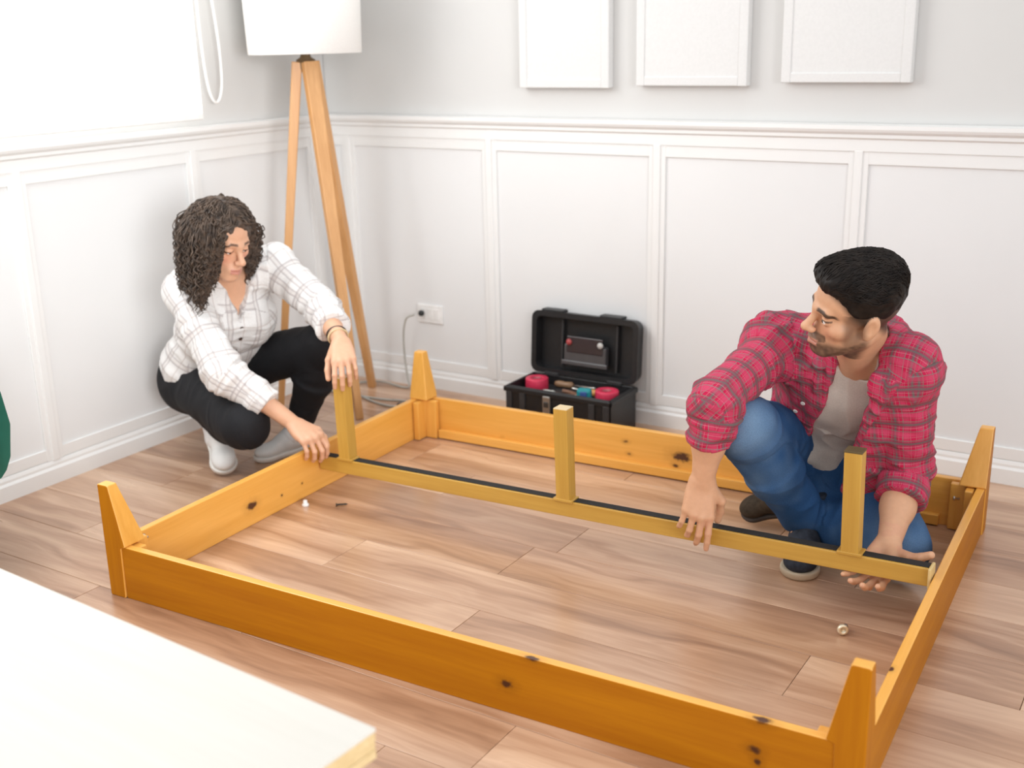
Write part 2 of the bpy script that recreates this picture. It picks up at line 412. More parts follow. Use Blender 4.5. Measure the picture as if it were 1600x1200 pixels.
# ------------------------------------------------------------------ bed frame, upside down
BA = 0.03924
BL, BW, HB, HL = 1.905, 1.432, 0.1425, 0.3045
bed = empty('bed_frame', (0.815, -1.899, 0), BA, 'honey pine bed frame lying upside down on the floor, tapered legs up', 'bed')
T = 0.022
def pine(nm, knots, axis='X'): return wood(nm, PINE_L, PINE_D, axis, knots=knots)
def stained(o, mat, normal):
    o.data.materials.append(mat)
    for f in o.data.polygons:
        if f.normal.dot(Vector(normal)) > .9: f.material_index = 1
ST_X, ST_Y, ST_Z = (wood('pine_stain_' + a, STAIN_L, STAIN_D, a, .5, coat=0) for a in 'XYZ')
bm = bmesh.new(); add_box(bm, (.055, 0.004, 0), (BL - .05, 0.004 + T, HB), .0025)
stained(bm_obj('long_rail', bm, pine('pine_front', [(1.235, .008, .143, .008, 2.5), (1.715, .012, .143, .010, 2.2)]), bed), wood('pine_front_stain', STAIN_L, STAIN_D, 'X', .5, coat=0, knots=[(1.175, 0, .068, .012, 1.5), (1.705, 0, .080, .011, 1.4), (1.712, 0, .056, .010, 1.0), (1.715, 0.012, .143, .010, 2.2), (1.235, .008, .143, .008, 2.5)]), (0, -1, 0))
bm = bmesh.new(); add_box(bm, (.05, BW - T - .004, 0.0), (BL - .05, BW - .004, HB), .0025)
bm_obj('long_rail', bm, pine('pine_back', [(.812, BW - T, .096, .007, 1.6), (.824, BW - T, .056, .006, 1.6), (1.005, BW - T, .075, .020, 1.8), (.985, BW - T, .042, .008, 1.5), (.35, BW - T, .04, .004, 2)]), bed)
bm = bmesh.new(); add_box(bm, (.004, .055, 0), (.004 + T, BW - .05, HB), .0025)
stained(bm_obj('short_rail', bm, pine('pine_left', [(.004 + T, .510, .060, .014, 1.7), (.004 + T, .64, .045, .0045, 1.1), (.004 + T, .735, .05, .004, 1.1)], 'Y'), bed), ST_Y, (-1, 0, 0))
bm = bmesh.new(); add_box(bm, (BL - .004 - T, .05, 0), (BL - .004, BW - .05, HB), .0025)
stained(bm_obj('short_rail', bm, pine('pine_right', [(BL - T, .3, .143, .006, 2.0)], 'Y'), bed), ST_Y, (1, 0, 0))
# ledge strips that carry the slats
M_PX, M_PY, M_PZ = BED_L, wood('pine_y', PINE_L, PINE_D, 'Y'), wood('pine_z', PINE_L, PINE_D, 'Z')
box_obj('ledge_strip', (.10, BW - T - .004 - .020, .004), (BL - .12, BW - T - .0038, .034), M_PX, bed, .002)
box_obj('ledge_strip', (.10, T + .0038, .004), (BL - .12, T + .024, .034), M_PX, bed, .002)
# legs: straight outer edges, inner edges taper above the rails
for (cx, cy, sx, sy) in ((0, 0, 1, 1), (BL, 0, -1, 1), (0, BW, 1, -1), (BL, BW, -1, -1)):
    bm = bmesh.new()
    wx, wy, tx, ty = .072, .070, .036, .030
    def ring(a, b, z): return [(cx, cy, z), (cx + sx * a, cy, z), (cx + sx * a, cy + sy * b, z), (cx, cy + sy * b, z)]
    # one piece of timber: square shank beside the rails, inner faces tapering to the foot above them
    R_ = [ring(.052, .052, 0), ring(.056, .056, HB - .004), ring(wx, wy, HB + .001), ring(tx, ty, HL)]
    R_ = [[bm.verts.new(p) for p in r] for r in R_]
    fs = [bm.faces.new(R_[0][::-1]), bm.faces.new(R_[-1])]
    for r0, r1 in zip(R_, R_[1:]):
        for i in range(4): fs.append(bm.faces.new((r0[i], r0[(i + 1) % 4], r1[(i + 1) % 4], r1[i])))
    bmesh.ops.recalc_face_normals(bm, faces=fs)
    bmesh.ops.bevel(bm, geom=[e for e in bm.edges if e.calc_face_angle(0) > .5], offset=.003, segments=2, affect='EDGES', profile=.5)
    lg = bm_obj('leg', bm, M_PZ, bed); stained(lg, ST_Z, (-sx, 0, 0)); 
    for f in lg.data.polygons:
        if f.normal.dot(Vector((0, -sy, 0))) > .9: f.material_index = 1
    # corner blocks inside, with bolts
    x0, x1 = sorted((cx + sx * .052, cx + sx * .095)); y0, y1 = sorted((cy + sy * .030, cy + sy * .052))
    cb = box_obj('corner_block', (x0, y0, .002), (x1, y1, HB - .004), M_PZ, bed, .003)
    x0, x1 = sorted((cx + sx * .030, cx + sx * .052)); y0, y1 = sorted((cy + sy * .052, cy + sy * .095))
    box_obj('corner_block', (x0, y0, .002), (x1, y1, HB - .004), M_PZ, bed, .003)
# small bolts near the front left corner and the right rear one
M_STEEL = plain('zinc_steel', (.62, .60, .56, 1), .3, metal=.9)
for (x, y, z) in ((.040, .098, HB - .012), (.040, .098, .045), (BL - .075, BW - .06, .10)):
    bm = bmesh.new(); add_lathe(bm, [(0, 0), (.006, 0), (.006, .004), (.003, .005), (.003, .016), (0, .016)], 10, Matrix.Translation((x - .008, y, z)) @ Matrix.Rotation(math.pi / 2, 4, 'Y'), cap=False)
    bm_obj('bolt', bm, M_STEEL, bed, True)

# ------------------------------------------------------------------ centre support beam held by the two people
b0 = Vector((0.818, -1.086, 0.117)); b1 = Vector((2.655, -1.078, 0.162))
BLEN = (b1 - b0).length
beam = empty('support_bar', b0, math.atan2(b1.y - b0.y, b1.x - b0.x), 'ochre bed support bar with three short posts held level by both people', 'support bar')
beam.rotation_euler = (0, -math.asin((b1.z - b0.z) / BLEN), math.atan2(b1.y - b0.y, b1.x - b0.x))
M_BEAM = wood('beam_ochre', (.56, .33, .062, 1), (.44, .235, .035, 1), 'X', .42)
M_POST = wood('post_ochre', (.56, .33, .062, 1), (.44, .235, .035, 1), 'Z', .42)
box_obj('bar', (0, 0, -.045), (BLEN, .034, 0), M_BEAM, beam, .0025)
box_obj('felt_strip', (.004, .006, -.001), (BLEN - .004, .033, .0018), plain('felt_black', (.02, .018, .017, 1), .95), beam, .0006)
for x, h in ((.104, .262), (.872, .262), (1.652, .258)):
    p = box_obj('post', (x - .021, -.002, -.004), (x + .021, .037, h), M_POST, beam, .0025)
    box_obj('foot_plate', (x - .030, -.004, -.003), (x + .030, .038, .006), M_BEAM, beam, .002)
    box_obj('end_cap', (x - .0215, -.0025, h - .004), (x + .0215, .0375, h + .001), plain('cap_dark', (.10, .07, .03, 1), .5), beam, .001) if x > 1.5 else \
        box_obj('end_cap', (x - .0205, -.0015, h - .002), (x + .0205, .0365, h + .001), plain('cap_pale', (.62, .48, .28, 1), .5), beam, .001)
box_obj('end_plate', (BLEN - .002, -.012, -.048), (BLEN + .005, .036, .004), plain('plate_pale', (.62, .45, .2, 1), .45), beam, .002)

# ------------------------------------------------------------------ low table in the foreground
tb = empty('low_table', (1.70, -3.08, 0), -0.062, 'pale birch low table top edge in the near foreground', 'table')
M_TT = wood('birch_top', (.67, .64, .59, 1), (.63, .60, .545, 1), 'X', .5, coat=.0)
M_TE = wood('birch_edge', (.74, .58, .33, 1), (.62, .45, .22, 1), 'X', .5, scale=2, coat=.05)
# in table axes: far right corner at world (2.234,-2.561)
Mi = (Matrix.Translation((1.70, -3.08, 0)) @ Matrix.Rotation(-0.062, 4, 'Z')).inverted()
cr = Mi @ Vector((2.236, -2.560, .45))
x1, y1 = cr.x, cr.y
box_obj('table_top', (x1 - 1.2, y1 - .75, .444), (x1, y1, .450), M_TT, tb, .0015)
for j in range(3):
    box_obj('edge_layer', (x1 - 1.199, y1 - .749, .444 - .014 * (j + 1) + .0006), (x1 - .001 - .0012 * (j % 2), y1 - .001, .444 - .014 * j), M_TE, tb, .0008)
box_obj('apron', (x1 - 1.16, y1 - .71, .33), (x1 - .05, y1 - .05, .402), M_TE, tb, .003)
for px_ in (x1 - 1.14, x1 - .09):
    for py_ in (y1 - .69, y1 - .09):
        box_obj('leg', (px_, py_, 0), (px_ + .05, py_ + .05, .36), M_TE, tb, .004)

# ------------------------------------------------------------------ small hardware on the floor
bolt = empty('bolt', (2.491, -1.177, 0), 0, 'small brass and steel bolt lying on the floor near the man', 'bolt')
bm = bmesh.new(); add_lathe(bm, [(0, 0), (.010, 0), (.013, .003), (.013, .010), (.010, .013), (.006, .013), (.006, .008), (0, .008)], 12, Matrix.Translation((0, 0, .0128)) @ Matrix.Rotation(math.radians(80), 4, 'X') @ Matrix.Rotation(.5, 4, 'Y'), cap=False)
bm_obj('head', bm, plain('bolt_brass', (.78, .68, .5, 1), .3, metal=.6), bolt, True)
bm = bmesh.new(); add_lathe(bm, [(0, 0), (.005, 0)] + [(.005 + .0008 * (i % 2), .002 * i) for i in range(1, 12)] + [(0, .024)], 10, Matrix.Translation((.002, .0, .011)) @ Matrix.Rotation(math.radians(-92), 4, 'X'), cap=False)
bm_obj('shank', bm, M_STEEL, bolt, True)
for loc, lab in (((.858, -1.205, 0), 'tiny white plastic fitting on the floor inside the short rail'), ((.945, -1.165, 0), 'tiny dark screw on the floor inside the short rail')):
    white = 'white' in lab
    o = empty('plastic_fitting' if white else 'screw', loc, .7, lab, 'fitting' if white else 'screw')
    bm = bmesh.new()
    if white:
        add_lathe(bm, [(0, 0), (.011, 0), (.011, .006), (.007, .008), (.006, .018), (0, .018)], 12, cap=False)
        bm_obj('cap', bm, M_PLAST, o, True)
    else:
        add_lathe(bm, [(0, 0), (.006, 0), (.003, .004), (.003, .03), (0, .036)], 10, Matrix.Translation((0, 0, .006)) @ Matrix.Rotation(math.pi / 2, 4, 'Y'), cap=False)
        bm_obj('screw_body', bm, plain('screw_dark', (.05, .04, .03, 1), .4, metal=.6), o, True)

# ------------------------------------------------------------------ open black toolbox against the back wall
tbx = empty('toolbox', (1.204, -.17, 0), 0, 'open black plastic toolbox on the floor against the back wall', 'toolbox')
M_TB = plain('toolbox_black', (.014, .014, .015, 1), .42, .45, var=.15, nscale=90)
M_TG = plain('toolbox_charcoal', (.035, .034, .035, 1), .5, .4, var=.12, nscale=90)
M_TGL = plain('organiser_grey', (.075, .072, .075, 1), .3, .5)
hw_, hd_, hh_ = .212, .100, .155
bm = bmesh.new()                        # hollow body: walls, floor, rim and ribs
add_box(bm, (-hw_ + .01, -hd_ + .008, 0), (hw_ - .01, hd_ - .008, .010), .003)
for lo, hi in (((-hw_, -hd_, .0), (hw_, -hd_ + .010, hh_)), ((-hw_, hd_ - .010, .0), (hw_, hd_, hh_)), ((-hw_, -hd_, .0), (-hw_ + .010, hd_, hh_)), ((hw_ - .010, -hd_, .0), (hw_, hd_, hh_))):
    add_box(bm, lo, hi, .004)
bm_obj('body', bm, M_TB, tbx)
bm = bmesh.new()
for lo, hi in (((-hw_ - .006, -hd_ - .006, hh_ - .022), (hw_ + .006, -hd_ + .004, hh_ - .004)), ((-hw_ - .006, hd_ - .004, hh_ - .022), (hw_ + .006, hd_ + .004, hh_ - .004)),
               ((-hw_ - .006, -hd_ - .006, hh_ - .022), (-hw_ + .004, hd_ + .004, hh_ - .004)), ((hw_ - .004, -hd_ - .006, hh_ - .022), (hw_ + .006, hd_ + .004, hh_ - .004))):
    add_box(bm, lo, hi, .003)
bm_obj('rim', bm, M_TB, tbx)
for x in (-.196, -.140, .140, .196):
    box_obj('rib', (x - .012, -hd_ - .006, .004), (x + .012, -hd_ + .002, hh_ - .020), M_TG, tbx, .003)
la = box_obj('latch', (-.052, -hd_ - .012, .075), (-.022, -hd_, .138), plain('latch_steel', (.42, .40, .37, 1), .35, metal=.8), tbx, .003)
box_obj('latch_hook', (-.046, -hd_ - .016, .098), (-.028, -hd_ - .010, .118), plain('latch_dark', (.08, .075, .07, 1), .4, metal=.6), la, .002)
box_obj('tray', (-hw_ + .012, -hd_ + .012, .108), (hw_ - .012, hd_ - .012, .118), M_TG, tbx, .003)
# lid: shallow shell standing open, its hollow side to the room
TL = math.radians(-4)
LM = Matrix.Translation((0, hd_ - .012, hh_ + .004)) @ Matrix.Rotation(TL, 4, 'X')
lh, ld = .232, .052
def rrect(w, h0, h1, r, n=6):
    out = []
    for cx_, cz_, a0 in ((w - r, h1 - r, 0), (-w + r, h1 - r, 90), (-w + r, h0 + r, 180), (w - r, h0 + r, 270)):
        for i in range(n + 1):
            a = math.radians(a0 + 90 * i / n); out.append((cx_ + r * math.cos(a), cz_ + r * math.sin(a)))
    return out
bm = bmesh.new()
o_out, i_out = rrect(hw_ + .006, 0, lh, .030), rrect(hw_ - .014, .018, lh - .020, .022)
F0 = [bm.verts.new((x, 0, z)) for x, z in o_out]; F1 = [bm.verts.new((x, 0, z)) for x, z in i_out]
I1 = [bm.verts.new((x * .985, ld - .010, z)) for x, z in i_out]; K0 = [bm.verts.new((x * .97, ld, (z - lh / 2) * .95 + lh / 2)) for x, z in o_out]
n_ = len(F0)
for i in range(n_):
    j = (i + 1) % n_
    bm.faces.new((F0[i], F0[j], F1[j], F1[i])); bm.faces.new((F1[i], F1[j], I1[j], I1[i])); bm.faces.new((F0[j], F0[i], K0[i], K0[j]))
bm.faces.new(I1); bm.faces.new(K0[::-1])
bmesh.ops.recalc_face_normals(bm, faces=bm.faces); bmesh.ops.transform(bm, matrix=LM, verts=bm.verts)
lid = bm_obj('lid', bm, M_TB, tbx)
for x in (-.135, .105): box_obj('lid_bump', (x - .045, .004, lh - .004), (x + .045, ld - .008, lh + .007), M_TB, lid, .003, LM)
for x in (-.10, .10): box_obj('lid_panel_rib', (x - .004 if x < 0 else x + .02, .022, .03), (x + .004 if x < 0 else x + .028, ld - .009, lh - .03), M_TG, lid, .002, LM)
og = box_obj('organiser', (-.082, .004, .048), (.090, .034, .120), M_TGL, lid, .006, LM)
box_obj('organiser_lip', (-.090, .000, .042), (.098, .010, .060), M_TGL, lid, .004, LM)
box_obj('organiser_window', (-.070, .0015, .090), (.078, .006, .150), plain('organiser_dark', (.040, .030, .033, 1), .25, .5), lid, .003, LM)
for x, c__ in ((-.058, (.42, .07, .07, 1)), (.070, (.55, .53, .50, 1))):
    bm = bmesh.new(); add_lathe(bm, [(0, -.002), (.010, -.002), (.012, .004), (.009, .009), (0, .010)], 14, LM @ Matrix.Translation((x, .002, .128)) @ Matrix.Rotation(math.pi / 2, 4, 'X'), cap=False)
    bm_obj('organiser_knob', bm, plain('knob_%s' % ('red' if x < 0 else 'white'), c__, .35), lid, True)
for x in (-.13, .13):
    box_obj('hinge', (x - .03, hd_ - .014, hh_ - .006), (x + .03, hd_ + .002, hh_ + .010), M_TG, tbx, .003)
# things lying in the tray
def in_tray(x, y, z, rz=0): return (1.204 + x, -.17 + y, z), rz
for x, y, lab in ((-.145, .010, 'red round tape roll at the left end of the toolbox'), (.153, -.012, 'red round tape roll at the right end of the toolbox')):
    t_ = empty('tape_roll', (1.204 + x, -.17 + y, .1185), 0, lab, 'tape', 'red tape rolls in the toolbox')
    bm = bmesh.new(); add_lathe(bm, [(.016, 0), (.040, 0), (.042, .004), (.042, .040), (.040, .044), (.016, .044), (.016, 0)], 28, cap=False)
    bm_obj('tape', bm, plain('tape_red', (.62, .035, .085, 1), .4), t_, True)
    bm = bmesh.new(); add_lathe(bm, [(.013, .001), (.0162, .001), (.0162, .043), (.013, .043), (.013, .001)], 24, cap=False)
    bm_obj('core', bm, plain('tape_core', (.45, .12, .14, 1), .8), t_, True)
def handle_tool(name, lab, cat, x, y, rz, hc, blade=.09, hl_=.075, z=.132):
    t_ = empty(name, (1.204 + x, -.17 + y, z), rz, lab, cat)
    R90 = Matrix.Rotation(math.pi / 2, 4, 'Y')
    bm = bmesh.new(); add_lathe(bm, [(0, 0), (.010, .002), (.013, .015), (.011, .04), (.013, hl_ - .01), (.008, hl_), (0, hl_)], 14, R90, cap=False); bm_obj('handle', bm, plain(name + '_handle', hc, .35), t_, True)
    bm = bmesh.new(); add_lathe(bm, [(0, 0), (.004, 0), (.004, blade - .01), (.005, blade - .006), (.002, blade), (0, blade)], 10, Matrix.Translation((hl_ - .002, 0, 0)) @ R90, cap=False); bm_obj('blade', bm, M_STEEL, t_, True)
handle_tool('screwdriver', 'orange handled screwdriver lying in the middle of the toolbox', 'screwdriver', .104, .022, 3.0, (.62, .30, .08, 1), .05)
handle_tool('chisel', 'wood handled chisel lying across the toolbox tray', 'chisel', -.100, .064, .06, (.26, .15, .08, 1))
handle_tool('scraper', 'pale handled scraper lying at the front of the toolbox tray', 'scraper', -.085, -.055, .10, (.50, .50, .46, 1), .06, .05)
t_ = empty('pliers', (1.204 + .045, -.17 - .020, .1265), -.12, 'brown gripped pliers in the middle of the toolbox tray', 'pliers')
for sg in (-1, 1):
    tube_obj('grip', [(-.085, sg * .022, 0), (-.05, sg * .020, 0), (-.01, sg * .006, 0)], .0075, plain('pliers_grip', (.20, .10, .06, 1), .5), t_)
bm = bmesh.new(); add_prism(bm, [(-.012, -.012, -.006), (.02, -.012, -.006), (.02, .012, -.006), (-.012, .012, -.006)], [(-.012, -.012, .006), (.02, -.012, .006), (.02, .012, .006), (-.012, .012, .006)], .003)
add_prism(bm, [(.018, -.010, -.005), (.060, -.003, -.004), (.060, .003, -.004), (.018, .010, -.005)], [(.018, -.010, .005), (.060, -.003, .004), (.060, .003, .004), (.018, .010, .005)], .001)
jw = bm_obj('jaws', bm, M_STEEL, t_); tag(jw, kind='stuff')
t_ = empty('tape_measure', (1.204 + .085, -.17 - .052, .1185), .3, 'small teal and blue tape measure beside the right tape roll', 'tape measure')
box_obj('case', (-.026, -.017, 0), (.026, .017, .052), plain('teal_case', (.02, .26, .29, 1), .35), t_, .010)
box_obj('belt_clip', (-.012, -.021, .012), (.012, -.016, .044), plain('blue_clip', (.05, .10, .30, 1), .4), t_, .002)
box_obj('tape_tab', (.025, -.006, .001), (.034, .006, .010), M_STEEL, t_, .001)

# ------------------------------------------------------------------ green velvet tub chair at the left edge
chr_ = empty('armchair', (.303, -2.12, 0), .55, 'dark green velvet tub chair at the left edge near the wall', 'armchair')
kv = NT('green_velvet', .8, .2); kv.color(kv.ramp(kv.noise(kv.coords(), 7, 3), [(.3, (.006, .075, .050, 1)), (.7, (.012, .125, .085, 1))]))
kv.b.inputs['Sheen Weight'].default_value = .6; kv.b.inputs['Sheen Tint'].default_value = (.3, .8, .6, 1)
bm = bmesh.new(); n_ = 40; rings = []
for i in range(n_ + 1):                                     # wrap-round back: a padded shell about the seat
    a = math.radians(-150 + 300 * i / n_); top = .625 - .08 * (abs(i / n_ - .5) * 2) ** 2
    pr = []
    for t in np.linspace(0, 2 * math.pi, 16, endpoint=False):
        r_ = .235 + .034 * math.cos(t); z_ = (.24 + top) / 2 + ((top - .24) / 2) * (abs(math.sin(t)) ** .55) * (1 if math.sin(t) >= 0 else -1)
        r_ += .022 * math.sin(math.pi * (z_ - .24) / (top - .24))
        pr.append(bm.verts.new((-r_ * math.cos(a), r_ * math.sin(a), z_)))
    rings.append(pr)
for p_, q_ in zip(rings, rings[1:]):
    for j in range(16): bm.faces.new((p_[j], p_[(j + 1) % 16], q_[(j + 1) % 16], q_[j]))
bm.faces.new(rings[0]); bm.faces.new(rings[-1][::-1]); bmesh.ops.recalc_face_normals(bm, faces=bm.faces)
bm_obj('backrest', bm, kv.m, chr_, True)
bm = bmesh.new(); add_lathe(bm, [(0, .25), (.20, .25), (.225, .27), (.23, .34), (.215, .405), (.15, .42), (0, .422)], 36, cap=False); bm_obj('seat', bm, kv.m, chr_, True)
for sx in (-1, 1):
    for sy in (-1, 1):
        bm = bmesh.new(); add_lathe(bm, [(0, 0), (.010, 0), (.016, .26), (0, .26)], 14, Matrix.Translation((sx * .125, sy * .125, 0)), cap=False); bm_obj('leg', bm, M_LEG, chr_, True)

# ------------------------------------------------------------------ sculpting with distance fields
def vec(*a): return np.array(a, float)
def nrm(v): v = np.asarray(v, float); return v / (np.linalg.norm(v) + 1e-12)
_TAB = rng.random((32, 32, 32)).astype(np.float32)
def vnoise(P):
    P = np.asarray(P, float); i = np.floor(P).astype(int); f = P - i; f = f * f * (3 - 2 * f); i &= 31; j = (i + 1) & 31
    r = 0
    for a in (0, 1):
        for b in (0, 1):
            for c in (0, 1):
                w = (f[:, 0] if a else 1 - f[:, 0]) * (f[:, 1] if b else 1 - f[:, 1]) * (f[:, 2] if c else 1 - f[:, 2])
                r = r + w * _TAB[(j if a else i)[:, 0], (j if b else i)[:, 1], (j if c else i)[:, 2]]
    return r * 2 - 1

class Field:
    def __init__(s, lo, hi, h):
        s.lo = np.array(lo, float); s.h = h
        s.n = np.ceil((np.array(hi) - s.lo) / h).astype(int) + 1
        s.g = np.full(tuple(s.n), 1.0, np.float32)
    def put(s, fn, lo, hi, k, op):
        m = k + 3 * s.h
        i0 = np.maximum(np.floor((np.array(lo) - m - s.lo) / s.h).astype(int), 0)
        i1 = np.minimum(np.ceil((np.array(hi) + m - s.lo) / s.h).astype(int) + 1, s.n)
        if (i1 <= i0).any(): return
        ax = [(s.lo[a] + s.h * np.arange(i0[a], i1[a])).astype(np.float32) for a in range(3)]
        X, Y, Z = np.meshgrid(*ax, indexing='ij', sparse=True)
        d = fn(X, Y, Z).astype(np.float32)
        sl = tuple(slice(a, b) for a, b in zip(i0, i1))
        cur = s.g[sl]
        if op == 'sub':
            q = np.maximum(k - np.abs(cur + d), 0) / k; s.g[sl] = np.maximum(cur, -d) + q * q * (k * .25)
        elif op == 'int':
            q = np.maximum(k - np.abs(cur - d), 0) / k; s.g[sl] = np.maximum(cur, d) + q * q * (k * .25)
        else:
            q = np.maximum(k - np.abs(cur - d), 0) / k; s.g[sl] = np.minimum(cur, d) - q * q * (k * .25)
    def mesh(s, name):
        gr = openvdb.FloatGrid(1.0); gr.copyFromArray(s.g)
        p, q = gr.convertToQuads(0.0)
        V = p * s.h + s.lo; Q = np.asarray(q)
        a, b, c, d = (V[Q[:, i]] for i in range(4))
        vol = np.einsum('ij,ij->i', a, np.cross(b, c)).sum() + np.einsum('ij,ij->i', a, np.cross(c, d)).sum()
        if vol < 0: Q = Q[:, ::-1]
        return np_mesh(name, V, Q)

def cone(a, b, ra, rb, k=.02, n=None, s=1.0, op='add', flat=False):
    """round cone from a to b; with n, thinner by s along n; flat: square-cut ends"""
    a, b = np.asarray(a, float), np.asarray(b, float)
    return ('cone', a, b, ra, rb, k, None if n is None else nrm(n), s, op, flat)
def ell(c, r, M=None, k=.02, op='add'):
    return ('ell', np.asarray(c, float), np.asarray(r, float), np.eye(3) if M is None else np.asarray(M, float), k, op)
def apply(F, prims, infl=0.0):
    for p in prims:
        if p[0] == 'cone':
            _, a, b, ra, rb, k, n, s, op, flat = p
            ra, rb = ra + infl, rb + infl; e = 0 if n is None else (s - 1)
            def fn(X, Y, Z):
                px, py, pz = X - a[0], Y - a[1], Z - a[2]; ba = b - a
                if n is not None:
                    t = (px * n[0] + py * n[1] + pz * n[2]) * e
                    px, py, pz = px + t * n[0], py + t * n[1], pz + t * n[2]
                    ba = ba + n * (ba @ n) * e
                L2 = ba @ ba + 1e-12
                h = (px * ba[0] + py * ba[1] + pz * ba[2]) / L2
                hc = np.clip(h, 0, 1)
                if flat:
                    d = np.sqrt((px - h * ba[0]) ** 2 + (py - h * ba[1]) ** 2 + (pz - h * ba[2]) ** 2) - (ra + (rb - ra) * hc)
                    return np.maximum(d, (np.abs(h - .5) - .5) * math.sqrt(L2))
                return np.sqrt((px - hc * ba[0]) ** 2 + (py - hc * ba[1]) ** 2 + (pz - hc * ba[2]) ** 2) - (ra + (rb - ra) * hc)
            r = max(ra, rb); F.put(fn, np.minimum(a, b) - r, np.maximum(a, b) + r, k, op)
        elif p[0] == 'ell':
            _, c, r, M, k, op = p; r = r + infl
            def fn(X, Y, Z):
                dx, dy, dz = X - c[0], Y - c[1], Z - c[2]
                u, v, w = (M[i, 0] * dx + M[i, 1] * dy + M[i, 2] * dz for i in range(3))
                k0 = np.sqrt((u / r[0]) ** 2 + (v / r[1]) ** 2 + (w / r[2]) ** 2)
                k1 = np.sqrt((u / r[0] ** 2) ** 2 + (v / r[1] ** 2) ** 2 + (w / r[2] ** 2) ** 2) + 1e-9
                return k0 * (k0 - 1) / k1
            ext = np.sqrt(((M * r[:, None]) ** 2).sum(0)); F.put(fn, c - ext, c + ext, k, op)
        elif p[0] == 'fn':
            F.put(p[1], p[2], p[3], p[4], p[5])

class Frame:
    """local axes: x = the person's right, y = forward, z = up"""
    def __init__(s, o, fwd, up, scale=1.0):
        s.o = np.asarray(o, float); s.f = nrm(fwd); u = np.asarray(up, float)
        s.r = nrm(np.cross(s.f, u)); s.u = np.cross(s.r, s.f); s.s = scale
        s.M = np.stack([s.r, s.f, s.u])
    def w(s, x, y, z): return s.o + s.s * (x * s.r + y * s.f + z * s.u)
    def local(s, V): return ((V - s.o) @ s.M.T) / s.s
    def cone(self, a, b, ra, rb, k=.012, op='add', **kw): return cone(self.w(*a), self.w(*b), ra * self.s, rb * self.s, k, op=op, **kw)
    def ell(s, c, r, k=.015, op='add', rot=None):
        M = s.M if rot is None else rot @ s.M
        return ell(s.w(*c), np.array(r) * s.s, M, k, op)

def head_prims(F, female=False):
    j = .9 if female else 1.0
    P = [F.ell((0, -.012, .035), (.076, .096, .082)), F.ell((0, .035, .040), (.062, .055, .058)),
         F.ell((0, .034, -.036), (.058 * j, .054, .074))]
    for sx in (-1, 1):
        P += [F.cone((sx * .050 * j, -.004, -.052), (sx * .018, .068, -.094), .019 * j, .017 * j, .025),
              F.ell((sx * .046, .055, -.020), (.021, .022, .019), .02)]
    P += [F.ell((0, .077, -.094), (.020, .018, .017), .018),
          F.cone((-.034, .080, .021), (0, .088, .017), .012, .012, .012), F.cone((.034, .080, .021), (0, .088, .017), .012, .012, .012),
          F.ell((0, .080, -.066), (.028, .018, .024), .015)]
    for sx in (-1, 1):
        P.append(F.ell((sx * .032, .104, .001), (.021, .020, .014), .012, 'sub'))
    P += [F.cone((0, .086, .010), (0, .113, -.029), .0085, .0105, .012), F.ell((0, .114, -.031), (.0105, .010, .009), .008)]
    for sx in (-1, 1):
        P += [F.ell((sx * .0115, .103, -.035), (.0075, .010, .0075), .006),
              F.ell((sx * .0065, .107, -.0425), (.0035, .005, .003), .003, 'sub'),
              F.ell((sx * .031, .0765, .001), (.0148, .0148, .0135), .005),
              F.ell((sx * .0315, .0935, -.0046 if female else .0002), (.0125, .014, .0026 if female else .0042), .002, 'sub')]
    P += [F.cone((-.021, .089, -.0665), (-.004, .0985, -.0605), .0045, .0055, .006), F.cone((.021, .089, -.0665), (.004, .0985, -.0605), .0045, .0055, .006),
          F.cone((-.017, .090, -.0735), (0, .0975, -.0745), .005, .0065, .006), F.cone((.017, .090, -.0735), (0, .0975, -.0745), .005, .0065, .006),
          F.cone((-.022, .092, -.0675), (0, .1035, -.0672), .0016, .0018, .003, 'sub'), F.cone((.022, .092, -.0675), (0, .1035, -.0672), .0016, .0018, .003, 'sub')]
    ca, sa = math.cos(.25), math.sin(.25); R = np.array([[1, 0, 0], [0, ca, sa], [0, -sa, ca]])
    for sx in (-1, 1):
        P += [F.ell((sx * .078, -.010, -.004), (.008, .019, .031), .006, rot=R), F.ell((sx * .074, -.002, -.028), (.008, .009, .009), .006),
              F.ell((sx * .086, -.006, .000), (.0062, .011, .019), .004, 'sub', rot=R)]
    return P

